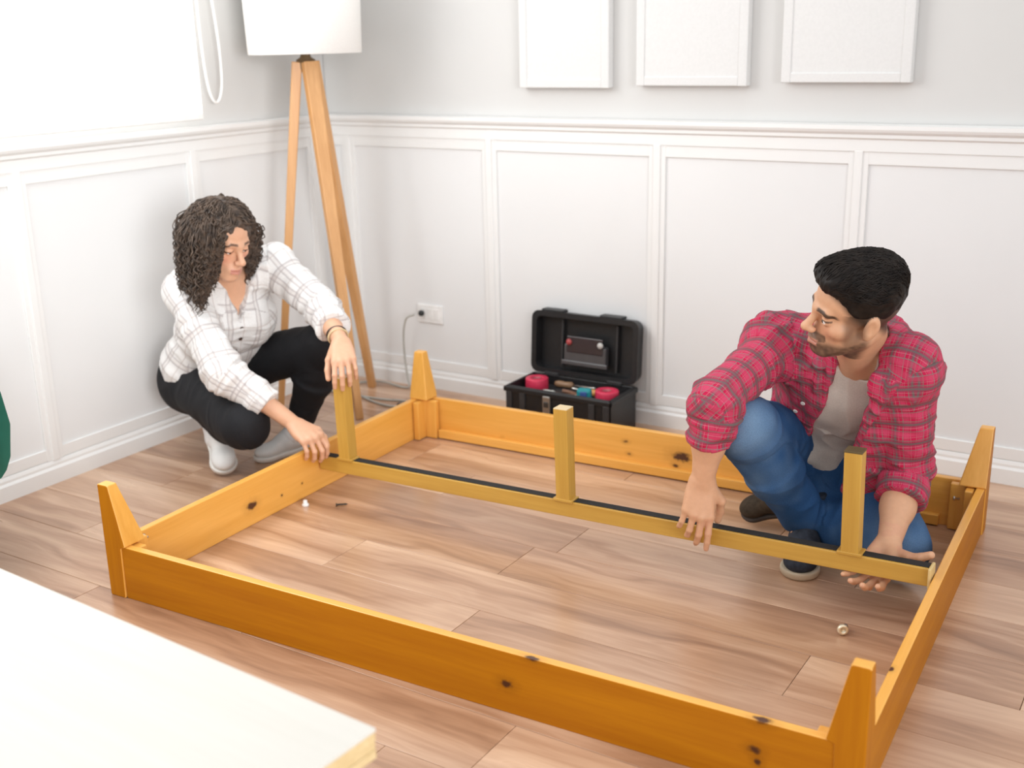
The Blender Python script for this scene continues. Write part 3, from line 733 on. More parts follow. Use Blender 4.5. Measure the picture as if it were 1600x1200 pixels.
def hand_prims(W, f, n, right, sc=1.0, curls=((15, 25, 15),) * 4, spread=(.10, .02, -.06, -.14), thumb=((.55, .65, .35), (.75, .35, .55), (.85, .1, .5)), arch=0.0):
    f = nrm(f); n = nrm(n - f * (np.asarray(n) @ f)); t = np.cross(f, n) if right else np.cross(n, f)
    W = np.asarray(W, float); out = []
    offs = (.031, .0105, -.0105, -.030); ml = (.092, .096, .091, .082)
    fl = ((.044, .026, .021), (.049, .030, .022), (.045, .028, .021), (.035, .021, .019)); fr = (.0094, .0096, .0091, .0080)
    kn = []
    for i in range(4):
        K = W + sc * (f * ml[i] + t * offs[i] - n * (.004 if i in (1, 2) else 0.0)); kn.append(K)
        out.append(cone(W + sc * (t * offs[i] * .62 + f * .008), K, .0145 * sc, .0120 * sc, .014 * sc))
    out.append(ell(W + sc * (f * .035 + t * .024 + n * .010), vec(.030, .017, .014) * sc, np.stack([nrm(f + t * .5), nrm(np.cross(n, f + t * .5)), n]), .012 * sc))
    out.append(ell(W + sc * (f * .045 - t * .024 + n * .006), vec(.032, .013, .012) * sc, np.stack([f, t, n]), .012 * sc))
    for i in range(4):
        p = kn[i]; a = 0.0; r = fr[i] * sc; fi = nrm(f + t * spread[i])
        for j in range(3):
            a += math.radians(curls[i][j]); d = math.cos(a) * fi + math.sin(a) * n
            q = p + d * fl[i][j] * sc
            out.append(cone(p, q, r, r * .90, .007 * sc if j == 0 else .0035 * sc)); p = q; r *= .92
    p = W + sc * (f * .022 + t * .024 + n * .006); rad = (.0150, .0115, .0105); ln = (.046, .034, .028)
    for j in range(3):
        d = nrm(f * thumb[j][0] + t * thumb[j][1] + n * thumb[j][2]); q = p + d * ln[j] * sc
        out.append(cone(p, q, rad[j] * sc, rad[j] * .88 * sc, .010 * sc if j == 0 else .004 * sc)); p = q
    return out

def vnormals(me):
    N = np.empty(len(me.vertices) * 3, np.float32); me.vertices.foreach_get('normal', N); return N.reshape(-1, 3)
def verts(me):
    V = np.empty(len(me.vertices) * 3, np.float32); me.vertices.foreach_get('co', V); return V.reshape(-1, 3)
def nearest_bone(P, bones):
    best = np.full(len(P), 9.0); idx = np.zeros(len(P), int); T_ = np.zeros(len(P))
    for i, (a, b, r) in enumerate(bones):
        a, b = np.asarray(a), np.asarray(b); ba = b - a; t = np.clip((P - a) @ ba / (ba @ ba), 0, 1)
        d = np.linalg.norm(P - a - t[:, None] * ba, axis=1) - r
        m = d < best; best[m] = d[m]; idx[m] = i; T_[m] = t[m]
    return idx, T_
def folds(me, bones, amp=.004, fa=26., fp=9., seed=0.0, bend=()):
    """cloth creases: ridged noise squeezed along each limb, deeper near the bent joints"""
    V = verts(me); N = vnormals(me); idx, _ = nearest_bone(V, bones)
    A = np.stack([nrm(np.asarray(b) - np.asarray(a)) for a, b, _ in bones])[idx]
    al = (V * A).sum(1, keepdims=True); q = (V - al * A) * fp + A * al * fa + seed
    q += 1.2 * np.stack([vnoise(V * 7 + 3.1), vnoise(V * 7 + 9.7), vnoise(V * 7 + 5.3)], 1)
    rd = 1 - np.abs(vnoise(q)) * 2.2
    w = np.full(len(V), 1.0)
    for (c, rad, gain) in bend:
        w += gain * np.exp(-((V - np.asarray(c)) ** 2).sum(1) / rad ** 2)
    V2 = V + N * (amp * w * np.clip(rd, -1, 1) * .8 + amp * .5 * vnoise(V * 22 + 4.4))[:, None]
    me.vertices.foreach_set('co', np.ascontiguousarray(V2, np.float32).ravel()); me.update()
def limb_uv(me, bones, flat=None):
    """cloth coordinates in metres: round the limb and along it; flat = (origin, right, up, bone indices) lays the torso out straight"""
    Q = np.empty(len(me.loops), np.int32); me.loops.foreach_get('vertex_index', Q); Q = Q.reshape(-1, 4)
    V = verts(me); Cn = V[Q].mean(1); idx, _ = nearest_bone(Cn, bones)
    uv = np.zeros((len(Q), 4, 2), np.float32)
    Fn = np.cross(V[Q[:, 2]] - V[Q[:, 0]], V[Q[:, 3]] - V[Q[:, 1]]); Fn /= np.linalg.norm(Fn, axis=1, keepdims=True) + 1e-9
    for i, (a, b, r) in enumerate(bones):
        m = idx == i
        if not m.any(): continue
        if flat is not None and i in flat[3]:
            a, rx, ax = flat[:3]; rz = np.cross(ax, rx)
        else:
            ax = nrm(np.asarray(b) - np.asarray(a)); rx = nrm(np.cross(ax, (0.3, 1, .2))); rz = np.cross(ax, rx)
        P = V[Q[m]] - a; n_ = np.abs(np.stack([Fn[m] @ rx, Fn[m] @ rz, (Fn[m] @ ax) * .85], 1)); wch = n_.argmax(1)
        X_, Z_, A_ = P @ rx, P @ rz, P @ ax + .37 * i
        uv[m, :, 0] = np.where((wch == 0)[:, None], Z_, X_)           # panels cut like cloth: each side of the limb laid flat
        uv[m, :, 1] = np.where((wch == 2)[:, None], Z_, A_)
    l = me.uv_layers.new(name='cloth'); l.data.foreach_set('uv', np.ascontiguousarray(uv, np.float32).ravel())
def tint(me, colr):
    at_ = me.color_attributes.new('tint', 'FLOAT_COLOR', 'POINT')
    c4 = np.ones((len(me.vertices), 4), np.float32); c4[:, :3] = colr
    at_.data.foreach_set('color', c4.ravel())
def sstep(a, b, x): t = np.clip((x - a) / (b - a), 0, 1); return t * t * (3 - 2 * t)

def tint_mat(name, rough=.5, spec=.35, sss=0.0, nz=40, var=.05, bump=0.0):
    k = NT(name, rough, spec)
    a = k.n('ShaderNodeVertexColor', layer_name='tint')
    n_ = k.noise(k.coords(), nz, 3)
    k.color(k.mix(1.0, a.outputs[0], k.ramp(n_, [(.3, (1 - var,) * 3 + (1,)), (.7, (1, 1, 1, 1))]), 'MULTIPLY'))
    if sss:
        k.b.inputs['Subsurface Weight'].default_value = sss; k.b.inputs['Subsurface Radius'].default_value = (.012, .005, .003); k.b.inputs['Subsurface Scale'].default_value = .6
    if bump: k.bump(n_, bump, .0008)
    return k.m

def plaid_mat(name, base, warp, period, rough=.85):
    """woven check: stripes [(position, half width, colour, strength)] across and along the cloth"""
    k = NT(name, rough, .2)
    uv = k.n('ShaderNodeUVMap', uv_map='cloth'); sp = k.n('ShaderNodeSeparateXYZ'); k.l(uv.outputs[0], sp.inputs[0])
    wob = k.math('MULTIPLY', k.math('SUBTRACT', k.noise(k.coords(), 9, 2), .5), .012)
    col = base
    for axis in (0, 1):
        t = k.math('FRACT', k.math('ADD', k.math('DIVIDE', k.math('ADD', sp.outputs[axis], wob), period * (1.0 if axis == 0 else 1.12)), 100.0))
        for (p, w, c_, st) in warp:
            d = k.math('ABSOLUTE', k.math('SUBTRACT', t, p))
            m = k.ramp(d, [(w * .75, (st, st, st, 1)), (w * 1.25, (0, 0, 0, 1))])
            col = k.mix(m, col, c_)
    nz = k.noise(k.coords(), 420, 2)
    col = k.mix(1.0, col, k.ramp(nz, [(.3, (.86, .86, .86, 1)), (.7, (1, 1, 1, 1))]), 'MULTIPLY')
    k.color(col); k.bump(nz, .15, .0006)
    k.b.inputs['Sheen Weight'].default_value = .03
    return k.m

def shoe(parent, toe, fwd, up, L, side, upper_mat, sole_mat, lace_mat, lift=.022, high=.0):
    """laced shoe; toe = tip of the sole; side +1 right foot. > sole, lace"""
    F = Frame(np.asarray(toe) - nrm(fwd) * L, fwd, up, L / .28)
    lo = F.o - .36; hi = F.o + .36
    G = Field(lo, hi, .0035)
    ap = []
    ap += [F.cone((0, .035, .045), (0, .11, .042), .036, .038, .02), F.cone((0, .11, .042), (side * -.006, .215, .034), .040, .034, .03, n=F.u, s=1.25),
           F.ell((side * -.008, .228, .034), (.042, .050, .026), .02), F.cone((0, .05, .05), (0, .068, .105 + high), .036, .042, .03), F.cone((0, .085, .085 + high * .6), (0, .15, .055), .030, .032, .025)]
    apply(G, ap)
    zc = F.w(0, 0, lift * .6); u = F.u
    G.put(lambda X, Y, Z: -((X - zc[0]) * u[0] + (Y - zc[1]) * u[1] + (Z - zc[2]) * u[2]), lo, hi, .004, 'int')
    tp = F.w(0, .068, .112 + high)
    G.put(lambda X, Y, Z: ((X - tp[0]) * u[0] + (Y - tp[1]) * u[1] + (Z - tp[2]) * u[2]), lo, hi, .006, 'int')
    o = link('shoe', G.mesh('shoe'), upper_mat, parent, True)
    G = Field(lo, hi, .0035)
    apply(G, [F.cone((0, .036, .02), (0, .12, .02), .040, .040, .02), F.cone((0, .12, .02), (side * -.008, .225, .02), .042, .049, .03), F.ell((side * -.008, .232, .02), (.048, .050, .04), .01)])
    za, zb = F.w(0, 0, 0), F.w(0, 0, lift)
    G.put(lambda X, Y, Z: np.abs((X - (za[0] + zb[0]) / 2) * u[0] + (Y - (za[1] + zb[1]) / 2) * u[1] + (Z - (za[2] + zb[2]) / 2) * u[2]) - lift * F.s / 2, lo, hi, .005, 'int')
    link('sole', G.mesh('sole'), sole_mat, o, True)
    S = []
    for i in range(5):
        y = .105 + .021 * i; z = .083 - .0085 * i + (.012 if i == 0 else 0)
        for sg in (-1, 1):
            S.append([F.w(sg * -.020, y - .007, z - .006), F.w(sg * -.010, y - .003, z + .002), F.w(0, y, z + .004), F.w(sg * .010, y + .003, z + .002), F.w(sg * .020, y + .007, z - .006)])
    V, Q = tubes(np.array(S), np.full((len(S), 5), .0024), 6)
    tag(link('lace', np_mesh('lace', V, Q), lace_mat, o, True), kind='stuff')
    return o

def eye_parts(parent, F, iris, gaze=-.05):
    M_E = plain('eye_white', (.78, .75, .72, 1), .15, .6); M_I = plain('iris', iris, .1, .6)
    for sx in (-1, 1):
        bm = bmesh.new(); bmesh.ops.create_uvsphere(bm, u_segments=20, v_segments=14, radius=.0128 * F.s)
        e = bm_obj('eye', bm, M_E, parent, True); e.location = F.w(sx * .031, .0765, .001)
        bm = bmesh.new(); bmesh.ops.create_uvsphere(bm, u_segments=16, v_segments=10, radius=.0066 * F.s)
        i_ = bm_obj('iris', bm, M_I, e, True); d = nrm(F.f + F.u * gaze); i_.location = d * .0072 * F.s

def buttons(parent, pts, nrm_, r, mat):
    for p in pts:
        bm = bmesh.new(); add_lathe(bm, [(0, 0), (r * .9, 0), (r, r * .2), (r * .85, r * .4), (r * .5, r * .3), (0, r * .3)], 14, cap=False)
        o = bm_obj('button', bm, mat, parent, True); o.location = p; o.rotation_mode = 'QUATERNION'; o.rotation_quaternion = Vector(nrm_).to_track_quat('Z', 'Y')

def project_out(G, p, d, start=.12):
    """from p go out along d to where the cloth surface lies"""
    d = nrm(d); p = np.asarray(p, float)
    for t in np.linspace(start, -.02, 120):
        q = p + d * t; i = np.round((q - G.lo) / G.h).astype(int)
        if (i >= 0).all() and (i < G.n).all() and G.g[tuple(i)] < 0: return q
    return p
# ------------------------------------------------------------------ the man, half kneeling inside the frame
MJ = {k_: vec(*v) for k_, v in dict(pelvis=(2.233, -0.552, 0.256), hipR=(2.164, -0.602, 0.240), hipL=(2.325, -0.550, 0.238), kneeR=(2.167, -0.988, 0.399), ankR=(2.265, -0.784, 0.103), kneeL=(2.523, -0.843, 0.100), ankL=(2.205, -0.690, 0.078), chest=(2.322, -0.688, 0.447), neck=(2.396, -0.778, 0.583), head=(2.401, -0.918, 0.700), shR=(2.179, -0.818, 0.576), elR=(2.128, -1.092, 0.494), wrR=(2.101, -1.097, 0.286), shL=(2.512, -0.836, 0.562), elL=(2.521, -0.784, 0.276), wrL=(2.532, -0.958, 0.152)).items()}
J = MJ
man = empty('person', (2.24, -.70, 0), 0, 'man with short dark hair in red plaid overshirt and jeans, kneeling inside the bed frame', 'person')
upv = nrm(J['neck'] - J['pelvis']); rgt = nrm(J['shR'] - J['shL']); fwd = nrm(np.cross(upv, rgt))
HF = Frame((2.412, -.957, .724), (-.79, -.607, -.085), (.165, -.345, .924), 1.015)
torso = [cone(J['hipR'], J['hipL'], .105, .105, .04), cone(J['pelvis'], J['chest'], .140, .150, .05, fwd, 1.35),
         cone(J['chest'], J['neck'] - upv * .06, .155, .135, .05, fwd, 1.40), ell(J['chest'] + upv * .06 + fwd * .03, (.135, .085, .10), np.stack([rgt, fwd, upv]), .04),
         cone(J['shR'], J['neck'] - upv * .02 - rgt * -.03, .062, .060, .04), cone(J['shL'], J['neck'] - upv * .02 + rgt * -.03, .062, .060, .04)]
armR = [cone(J['shR'], J['elR'], .053, .042, .025), cone(J['elR'], J['elR'] * .45 + J['wrR'] * .55, .042, .039, .02), cone(J['elR'] * .45 + J['wrR'] * .55, J['wrR'], .039, .028, .02)]
armL = [cone(J['shL'], J['elL'], .053, .043, .025), cone(J['elL'], J['elL'] * .5 + J['wrL'] * .5, .044, .041, .02), cone(J['elL'] * .5 + J['wrL'] * .5, J['wrL'], .040, .028, .02)]
legs = [cone(J['hipR'], J['kneeR'], .088, .062, .03), cone(J['kneeR'], J['kneeR'] * .6 + J['ankR'] * .4, .058, .056, .03), cone(J['kneeR'] * .6 + J['ankR'] * .4, J['ankR'], .056, .038, .03),
        cone(J['hipL'], J['kneeL'], .088, .062, .03), cone(J['kneeL'], J['kneeL'] * .6 + J['ankL'] * .4, .058, .054, .03), cone(J['kneeL'] * .6 + J['ankL'] * .4, J['ankL'], .052, .036, .03)]
neck = [cone(J['neck'] - upv * .03, HF.w(0, -.025, -.045), .062, .055, .03), cone(HF.w(.02, .0, -.07), J['neck'] + fwd * .05 - upv * .03, .03, .03, .03), cone(HF.w(-.02, .0, -.07), J['neck'] + fwd * .05 - upv * .03, .03, .03, .03)]
handR = hand_prims(J['wrR'], (-.03, -.24, -1), (-.42, .86, -.15), True, 1.0, curls=((6, 12, 8), (14, 30, 20), (16, 34, 24), (14, 32, 24)), spread=(.05, .0, -.07, -.17), thumb=((.62, .60, .30), (.80, .10, .50), (.9, -.05, .35)))
handL = hand_prims(J['wrL'], (-.16, -.82, -.60), (0, -.55, .80), False, 1.0, curls=((30, 26, 14), (30, 26, 14), (28, 22, 12), (24, 14, 8)), spread=(.22, .02, -.16, -.34), thumb=((.18, .9, .35), (-.05, .85, .5), (-.2, .8, .6)))
feet = [cone(J['ankR'], (2.275, -.87, .035), .030, .020, .02), cone(J['ankL'], (2.10, -.69, .07), .030, .020, .02)]
lo, hi = vec(1.98, -1.22, .0), vec(2.68, -.40, .88)
G = Field(lo, hi, .0025)
apply(G, torso, -.006); apply(G, armR + armL + legs + feet + neck); apply(G, head_prims(HF)); apply(G, handR + handL)
body = G.mesh('body')
V = verts(body); X = HF.local(V); x, y, z = X[:, 0], X[:, 1], X[:, 2]; ax_ = np.abs(x)
skin = np.tile(vec(.62, .345, .205), (len(V), 1))
inhead = (ax_ < .1) & (y > -.12) & (y < .14) & (z > -.13) & (z < .14)
def blend(mask, colr):
    global skin
    m = np.clip(mask, 0, 1)[:, None]; skin = skin * (1 - m) + np.asarray(colr) * m
nzh = vnoise(X * 160) * .5 + .5
blend(.35 * inhead * np.exp(-((ax_ - .042) ** 2 + (z + .028) ** 2) / .022 ** 2) * (y > .03), (.62, .24, .15))
lipm = inhead * (y > .082) * (ax_ < .024) * sstep(.010, .006, np.abs(z + .0675)) ; blend(.75 * lipm, (.42, .150, .115))
jawline = sstep(-.050, -.074, z - .45 * np.clip(.045 - y, 0, .05)) * sstep(-.03, .005, y) * (z > -.128)
must = sstep(.014, .007, np.abs(z + .053)) * (ax_ < .034) * (y > .075)
beard = inhead * np.clip(np.maximum(jawline, must), 0, 1) * (1 - lipm) * (.70 + .25 * nzh)
side_b = inhead * sstep(.052, .060, ax_) * sstep(.035, .012, np.abs(y - .026)) * (z < .03) * (z > -.07); beard = np.maximum(beard, side_b * .6)
blend(beard, (.060, .032, .022))
brow = inhead * (y > .055) * sstep(.0065, .0035, np.abs(z - .0235 - .10 * (ax_ - .012) + 1.9 * np.clip(ax_ - .036, 0, 1) * .35)) * sstep(.010, .016, ax_) * sstep(.056, .048, ax_); blend(brow * .92, (.030, .017, .012))
lash = inhead * (y > .07) * sstep(.0036, .0018, np.abs(z - .0046)) * sstep(.017, .013, np.abs(ax_ - .0315)); blend(lash * .85, (.03, .018, .014))
zl = np.interp(y, [-.13, -.07, -.03, .01, .035, .06, .09], [-.075, -.066, -.024, -.006, .016, .052, .082])
fade = inhead * sstep(-.012, .022, z - zl) * (z > -.08); fade = fade * (ax_ < .0775); blend(fade * .9, (.022, .015, .012))
blend(.35 * (V[:, 2] < .2) * (vnoise(V * 60) > .2), (.60, .29, .19))
tint(body, skin)
M_SKIN = tint_mat('skin', .48, .4, .12, 90, .06)
ob = link('body', body, M_SKIN, man, True)
eye_parts(man, HF, (.035, .018, .010, 1))

# jeans
G = Field(lo, hi, .004)
hemR = J['ankR'] * .99 + J['kneeR'] * .01; hemL = J['ankL'] * .95 + J['kneeL'] * .05
pants = [cone(J['hipR'], J['hipL'], .112, .112, .05), cone(J['pelvis'], J['pelvis'] * .6 + J['chest'] * .4, .148, .140, .05, fwd, 1.30),
         cone(J['hipR'], J['kneeR'], .100, .076, .03), cone(J['kneeR'], J['kneeR'] * .55 + J['ankR'] * .45, .074, .070, .03), cone(J['kneeR'] * .55 + J['ankR'] * .45, hemR, .070, .062, .03, flat=True),
         cone(J['hipL'], J['kneeL'], .100, .078, .03), cone(J['kneeL'], J['kneeL'] * .55 + J['ankL'] * .45, .074, .066, .03), cone(J['kneeL'] * .55 + J['ankL'] * .45, hemL, .066, .056, .03, flat=True)]
apply(G, pants); apply(G, [cone(J['pelvis'], (2.275, -.668, .150), .10, .075, .04)])
G.put(lambda X, Y, Z: .004 - Z + 0 * X + 0 * Y, lo, hi, .004, 'int')
apply(G, [ell(J['ankR'] + vec(.002, -.075, -.06), (.05, .05, .03), None, .01, 'sub')])
me = G.mesh('jeans')
jb = [(J['hipR'], J['kneeR'], .09), (J['kneeR'], J['ankR'], .07), (J['hipL'], J['kneeL'], .09), (J['kneeL'], J['ankL'], .07), (J['pelvis'], J['chest'], .13)]
folds(me, jb, .0034, 17, 9, 2.0, [(J['kneeR'] * .75 + J['hipR'] * .25 - vec(0, 0, .05), .10, .8), (J['ankR'] + vec(0, 0, .06), .09, 1.3), (J['kneeL'], .08, .4), (J['hipR'], .12, .9)])
V = verts(me); V[:, 2] = np.maximum(V[:, 2], .002); me.vertices.foreach_set('co', np.ascontiguousarray(V, np.float32).ravel())
c_ = np.tile(vec(.026, .082, .205), (len(V), 1)); 
fd = np.exp(-((V - (J['kneeR'] + vec(.01, -.055, .03))) ** 2).sum(1) / .085 ** 2) * .95 + np.exp(-((V - (J['kneeL'] + vec(.0, -.05, .05))) ** 2).sum(1) / .10 ** 2) * .45
fd += .28 * np.exp(-((V - (J['kneeR'] * .5 + J['ankR'] * .5 + vec(-.02, -.06, 0))) ** 2).sum(1) / .08 ** 2)
fd = np.clip(fd + .12 * vnoise(V * 30), 0, 1)[:, None]
c_ = c_ * (1 - fd) + vec(.19, .30, .44) * fd
tint(me, c_)
M_DEN = tint_mat('denim', .85, .15, 0, 500, .28, .2)
link('jeans', me, M_DEN, man, True)

# grey tee shirt
G = Field(lo, hi, .004)
tee = [p for p in torso[1:]] 
apply(G, tee, .006)
apply(G, [cone(J['shR'], J['shR'] * .6 + J['elR'] * .4, .050, .046, .03), cone(J['shL'], J['shL'] * .6 + J['elL'] * .4, .050, .046, .03), ell(J['pelvis'] * .75 + J['chest'] * .25 + fwd * .07, (.130, .085, .075), np.stack([rgt, fwd, upv]), .05)])
hp = J['pelvis'] + upv * .035; hd = nrm(upv * 1.0 + fwd * .25)
G.put(lambda X, Y, Z: -((X - hp[0]) * hd[0] + (Y - hp[1]) * hd[1] + (Z - hp[2]) * hd[2]), lo, hi, .006, 'int')
apply(G, [ell(J['neck'] + upv * .035 + fwd * .045, (.066, .058, .062), np.stack([rgt, fwd, upv]), .006, 'sub')])
me = G.mesh('t_shirt')
tb_ = [(J['pelvis'], J['chest'], .14), (J['chest'], J['neck'], .15)]
folds(me, tb_, .0042, 12, 16, 5.0, [(J['pelvis'] + fwd * .1 + upv * .08, .13, .8)])
link('t_shirt', me, plain('heather_jersey', (.56, .50, .445, 1), .9, .15, var=.08, nscale=350, bump=.1), man, True)

# open plaid overshirt
SH = Field(lo, hi, .0035); G = SH
apply(G, torso[1:], .020)
cR = J['elR'] * .50 + J['wrR'] * .50; cL = J['elL'] * .62 + J['wrL'] * .38
dR, dL = nrm(J['wrR'] - J['elR']), nrm(J['wrL'] - J['elL'])
# shirt tails hanging at the sides
apply(G, [cone((2.445, -.900, .525), (2.425, -.800, .285), .045, .060, .04, fwd, 1.8), cone((2.425, -.80, .285), (2.400, -.775, .215), .058, .050, .03, fwd, 1.8), cone(J['chest'] - rgt * .10 + fwd * .06, J['hipL'] - rgt * .02 + fwd * .13 + vec(0, 0, -.04), .058, .055, .05, fwd, 1.7), cone(J['chest'] - rgt * .13 - fwd * .02, J['hipL'] - rgt * .09 + vec(0, .0, .02), .06, .06, .05),
          cone(J['chest'] + rgt * .10 + fwd * .05, J['hipR'] + rgt * .02 + fwd * .06 + upv * .09, .05, .045, .05, fwd, 1.5)])
apply(G, [cone(J['shR'], J['elR'], .066, .051, .04), cone(J['elR'], cR, .052, .048, .03, flat=True), cone(cR - dR * .034, cR + dR * .006, .0525, .0525, .008, flat=True), cone(J['elR'], J['elR'] + dR * .03, .052, .051, .03),
          cone(J['shL'], J['shL'] * .5 + J['elL'] * .5, .066, .063, .04), cone(J['shL'] * .5 + J['elL'] * .5, J['elL'], .063, .060, .008), cone(J['elL'], cL, .059, .056, .008, flat=True), cone(cL - dL * .040, cL + dL * .004, .061, .060, .006, flat=True), cone(J['elL'], J['elL'] + dL * .02, .059, .057, .008)])
to = J['chest']
def opening(X, Y, Z):
    dx, dy, dz = X - to[0], Y - to[1], Z - to[2]
    a_ = dx * rgt[0] + dy * rgt[1] + dz * rgt[2]; f_ = dx * fwd[0] + dy * fwd[1] + dz * fwd[2]; u_ = dx * upv[0] + dy * upv[1] + dz * upv[2]
    hw_ = np.clip(.050 + .10 * np.clip(-u_ + .05, 0, 1), .040, .085)
    return np.maximum(np.abs(a_ + .030 + .30 * np.clip(u_, -.3, .2)) - hw_, .02 - f_)
G.put(opening, lo, hi, .006, 'sub')
apply(G, [ell(J['neck'] + upv * .06 + fwd * .035, (.070, .066, .085), np.stack([rgt, fwd, upv]), .006, 'sub')])
hp2 = J['pelvis'] + upv * -.03; hd2 = nrm(upv + vec(0, 0, .5))
G.put(lambda X, Y, Z: -((X - hp2[0]) * hd2[0] + (Y - hp2[1]) * hd2[1] + (Z - hp2[2]) * hd2[2]), lo, hi, .006, 'int')
# collar: standing band behind, points falling to the opening
nk = J['neck']; B_ = np.stack([rgt, fwd, upv])
arc = [nk + rgt * .080 * math.sin(t) - fwd * .078 * math.cos(t) + upv * (.052 - .030 * (1 - math.cos(t)) * .5) for t in np.linspace(-2.0, 2.0, 15)]
for a, b in zip(arc, arc[1:]):
    apply(G, [cone(a, b, .008, .008, .008), cone(a - upv * .018, b - upv * .018, .010, .010, .012)])
def lay(p, o=.004): return project_out(G, p, nrm(fwd + upv * .35), .16) + nrm(fwd + upv * .35) * o
for sg in (1, -1):
    e = arc[-1] if sg > 0 else arc[0]
    tip = nk + rgt * (sg * .082 - .012) + fwd * .05 - upv * .075; inn = nk + rgt * (sg * .050 - .012) + fwd * .06 - upv * .030; outr = nk + rgt * sg * .092 + upv * .01 + fwd * .01
    pts_ = [lay(x_, .003) for x_ in (inn, tip, outr)]
    fl = [cone(e, pts_[0], .008, .007, .010), cone(pts_[0], pts_[1], .0075, .0065, .008), cone(pts_[1], pts_[2], .0065, .0075, .008), cone(e, pts_[2], .008, .008, .010), cone((pts_[0] + pts_[2]) / 2, pts_[1], .010, .007, .012), cone(e, (pts_[0] + pts_[1] + pts_[2]) / 3, .010, .008, .014)]
    apply(G, fl)
me = G.mesh('overshirt')
sb = [(J['pelvis'], J['chest'], .15), (J['chest'], J['neck'], .16), (J['shR'] * .85 + J['elR'] * .15, J['elR'], .062), (J['elR'], J['wrR'], .055), (J['shL'] * .85 + J['elL'] * .15, J['elL'], .062), (J['elL'], J['wrL'], .058)]
limb_uv(me, sb, (J['pelvis'], rgt, upv, (0, 1)))
folds(me, sb, .0065, 24, 10, 8.0, [(J['elR'], .10, .9), (J['elL'], .09, .6), (J['shR'] + fwd * .05 - rgt * .04, .09, 1.0), (J['chest'] - rgt * .09, .12, .5)])
folds(me, sb, .0030, 46, 15, 21.0, [(J['elR'], .10, .9), (J['elL'], .09, .8), (J['shR'] + fwd * .05 - rgt * .04, .09, .8), (J['shL'] + fwd * .04 + rgt * .04, .09, .6)])
RED, DRED = (.50, .012, .065, 1), (.30, .018, .05, 1)
M_PL = plaid_mat('red_plaid', RED, [(.22, .12, (.22, .060, .085, 1), .75), (.72, .11, (.56, .07, .14, 1), .5), (.22, .035, (.12, .13, .12, 1), .8), (.40, .013, (.48, .30, .32, 1), .38), (.05, .022, (.17, .16, .14, 1), .75), (.58, .020, (.20, .20, .19, 1), .7), (.88, .010, (.50, .30, .32, 1), .35)], .046)
os_ = link('overshirt', me, M_PL, man, True)
M_BTN = plain('button_pearl', (.80, .76, .72, 1), .25, .6)
buttons(os_, [project_out(SH, J['chest'] + rgt * (.080 + .010 * i) + upv * (.075 - .055 * i), fwd, .2) + fwd * .004 for i in range(3)], fwd, .0065, M_BTN)
buttons(os_, [project_out(SH, cL - dL * .018, vec(.55, -.75, .25)) + nrm(vec(.55, -.75, .25)) * .003], (.55, -.75, .25), .0075, plain('cuff_button', (.33, .22, .2, 1), .3))

# hair: cropped sides, longer swept-back top
G = Field(HF.o - .17, HF.o + .19, .003)
apply(G, [HF.ell((0, -.012, .050), (.080, .101, .080)), HF.ell((0, -.02, .09), (.070, .085, .052), .03), HF.ell((0, .045, .098), (.056, .052, .036), .03), HF.cone((-.03, .07, .096), (.03, .07, .096), .022, .022, .02)])
o_, r0, f0, u0 = HF.o, HF.r, HF.f, HF.u
def hairline(X, Y, Z):
    dx, dy, dz = X - o_[0], Y - o_[1], Z - o_[2]
    yy = dx * f0[0] + dy * f0[1] + dz * f0[2]; zz = dx * u0[0] + dy * u0[1] + dz * u0[2]
    return np.interp(yy, [-.13, -.08, -.04, .0, .03, .055, .075, .10], [-.055, -.050, -.012, .012, .022, .052, .075, .080]).astype(np.float32) - zz
G.put(hairline, HF.o - .17, HF.o + .19, .010, 'int')
me = G.mesh('hair'); V = verts(me); N = vnormals(me); X = HF.local(V)
gro = vnoise(np.stack([X[:, 0] * 210, X[:, 1] * 24, X[:, 2] * 60], 1)); V = V + N * (.0022 * gro)[:, None]
me.vertices.foreach_set('co', np.ascontiguousarray(V, np.float32).ravel()); me.update()
def hair_mat(name, dark, lite, rough=.42, spec=.35):
    k = NT(name, rough, spec); c = k.coords()
    k.color(k.ramp(k.noise(c, 55, 3), [(.3, dark), (.75, lite)])); return k.m
M_HM = hair_mat('black_hair', (.007, .005, .0045, 1), (.020, .014, .011, 1), .5, .16)
hr = link('hair', me, M_HM, man, True)
S = []
for _ in range(900):
    x0 = rng.uniform(-.064, .064); y0 = rng.uniform(-.06, .078); ln = rng.uniform(.05, .09); pts = []
    for t in np.linspace(0, 1, 9):
        yy = y0 - ln * t; xx = x0 * (1 + .12 * t) + .004 * math.sin(7 * t + x0 * 90)
        p = HF.w(xx, yy, .04); d = nrm(HF.u * .9 + HF.r * xx * 6 + HF.f * yy * 4)
        pts.append((p, d))
    hit = [project_out(G, p, d, .14) for p, d in pts]
    if min(np.linalg.norm(h_ - p) for h_, (p, d) in zip(hit, pts)) < .02: continue
    q = [project_out(G, p, d, .14) + d * (.0015 + .004 * math.sin(math.pi * t) * rng.random()) for (p, d), t in zip(pts, np.linspace(0, 1, 9))]
    if max(np.linalg.norm(a - b) for a, b in zip(q, q[1:])) < .035: S.append(q)
S = np.array(S); rr = np.tile(np.array([.0010, .0013, .0013, .0013, .0013, .0012, .001, .0007, .0002]), (len(S), 1))
V, Q = tubes(S, rr, 4); tag(link('hair_strands', np_mesh('hair_strands', V, Q), M_HM, hr, True), kind='stuff')

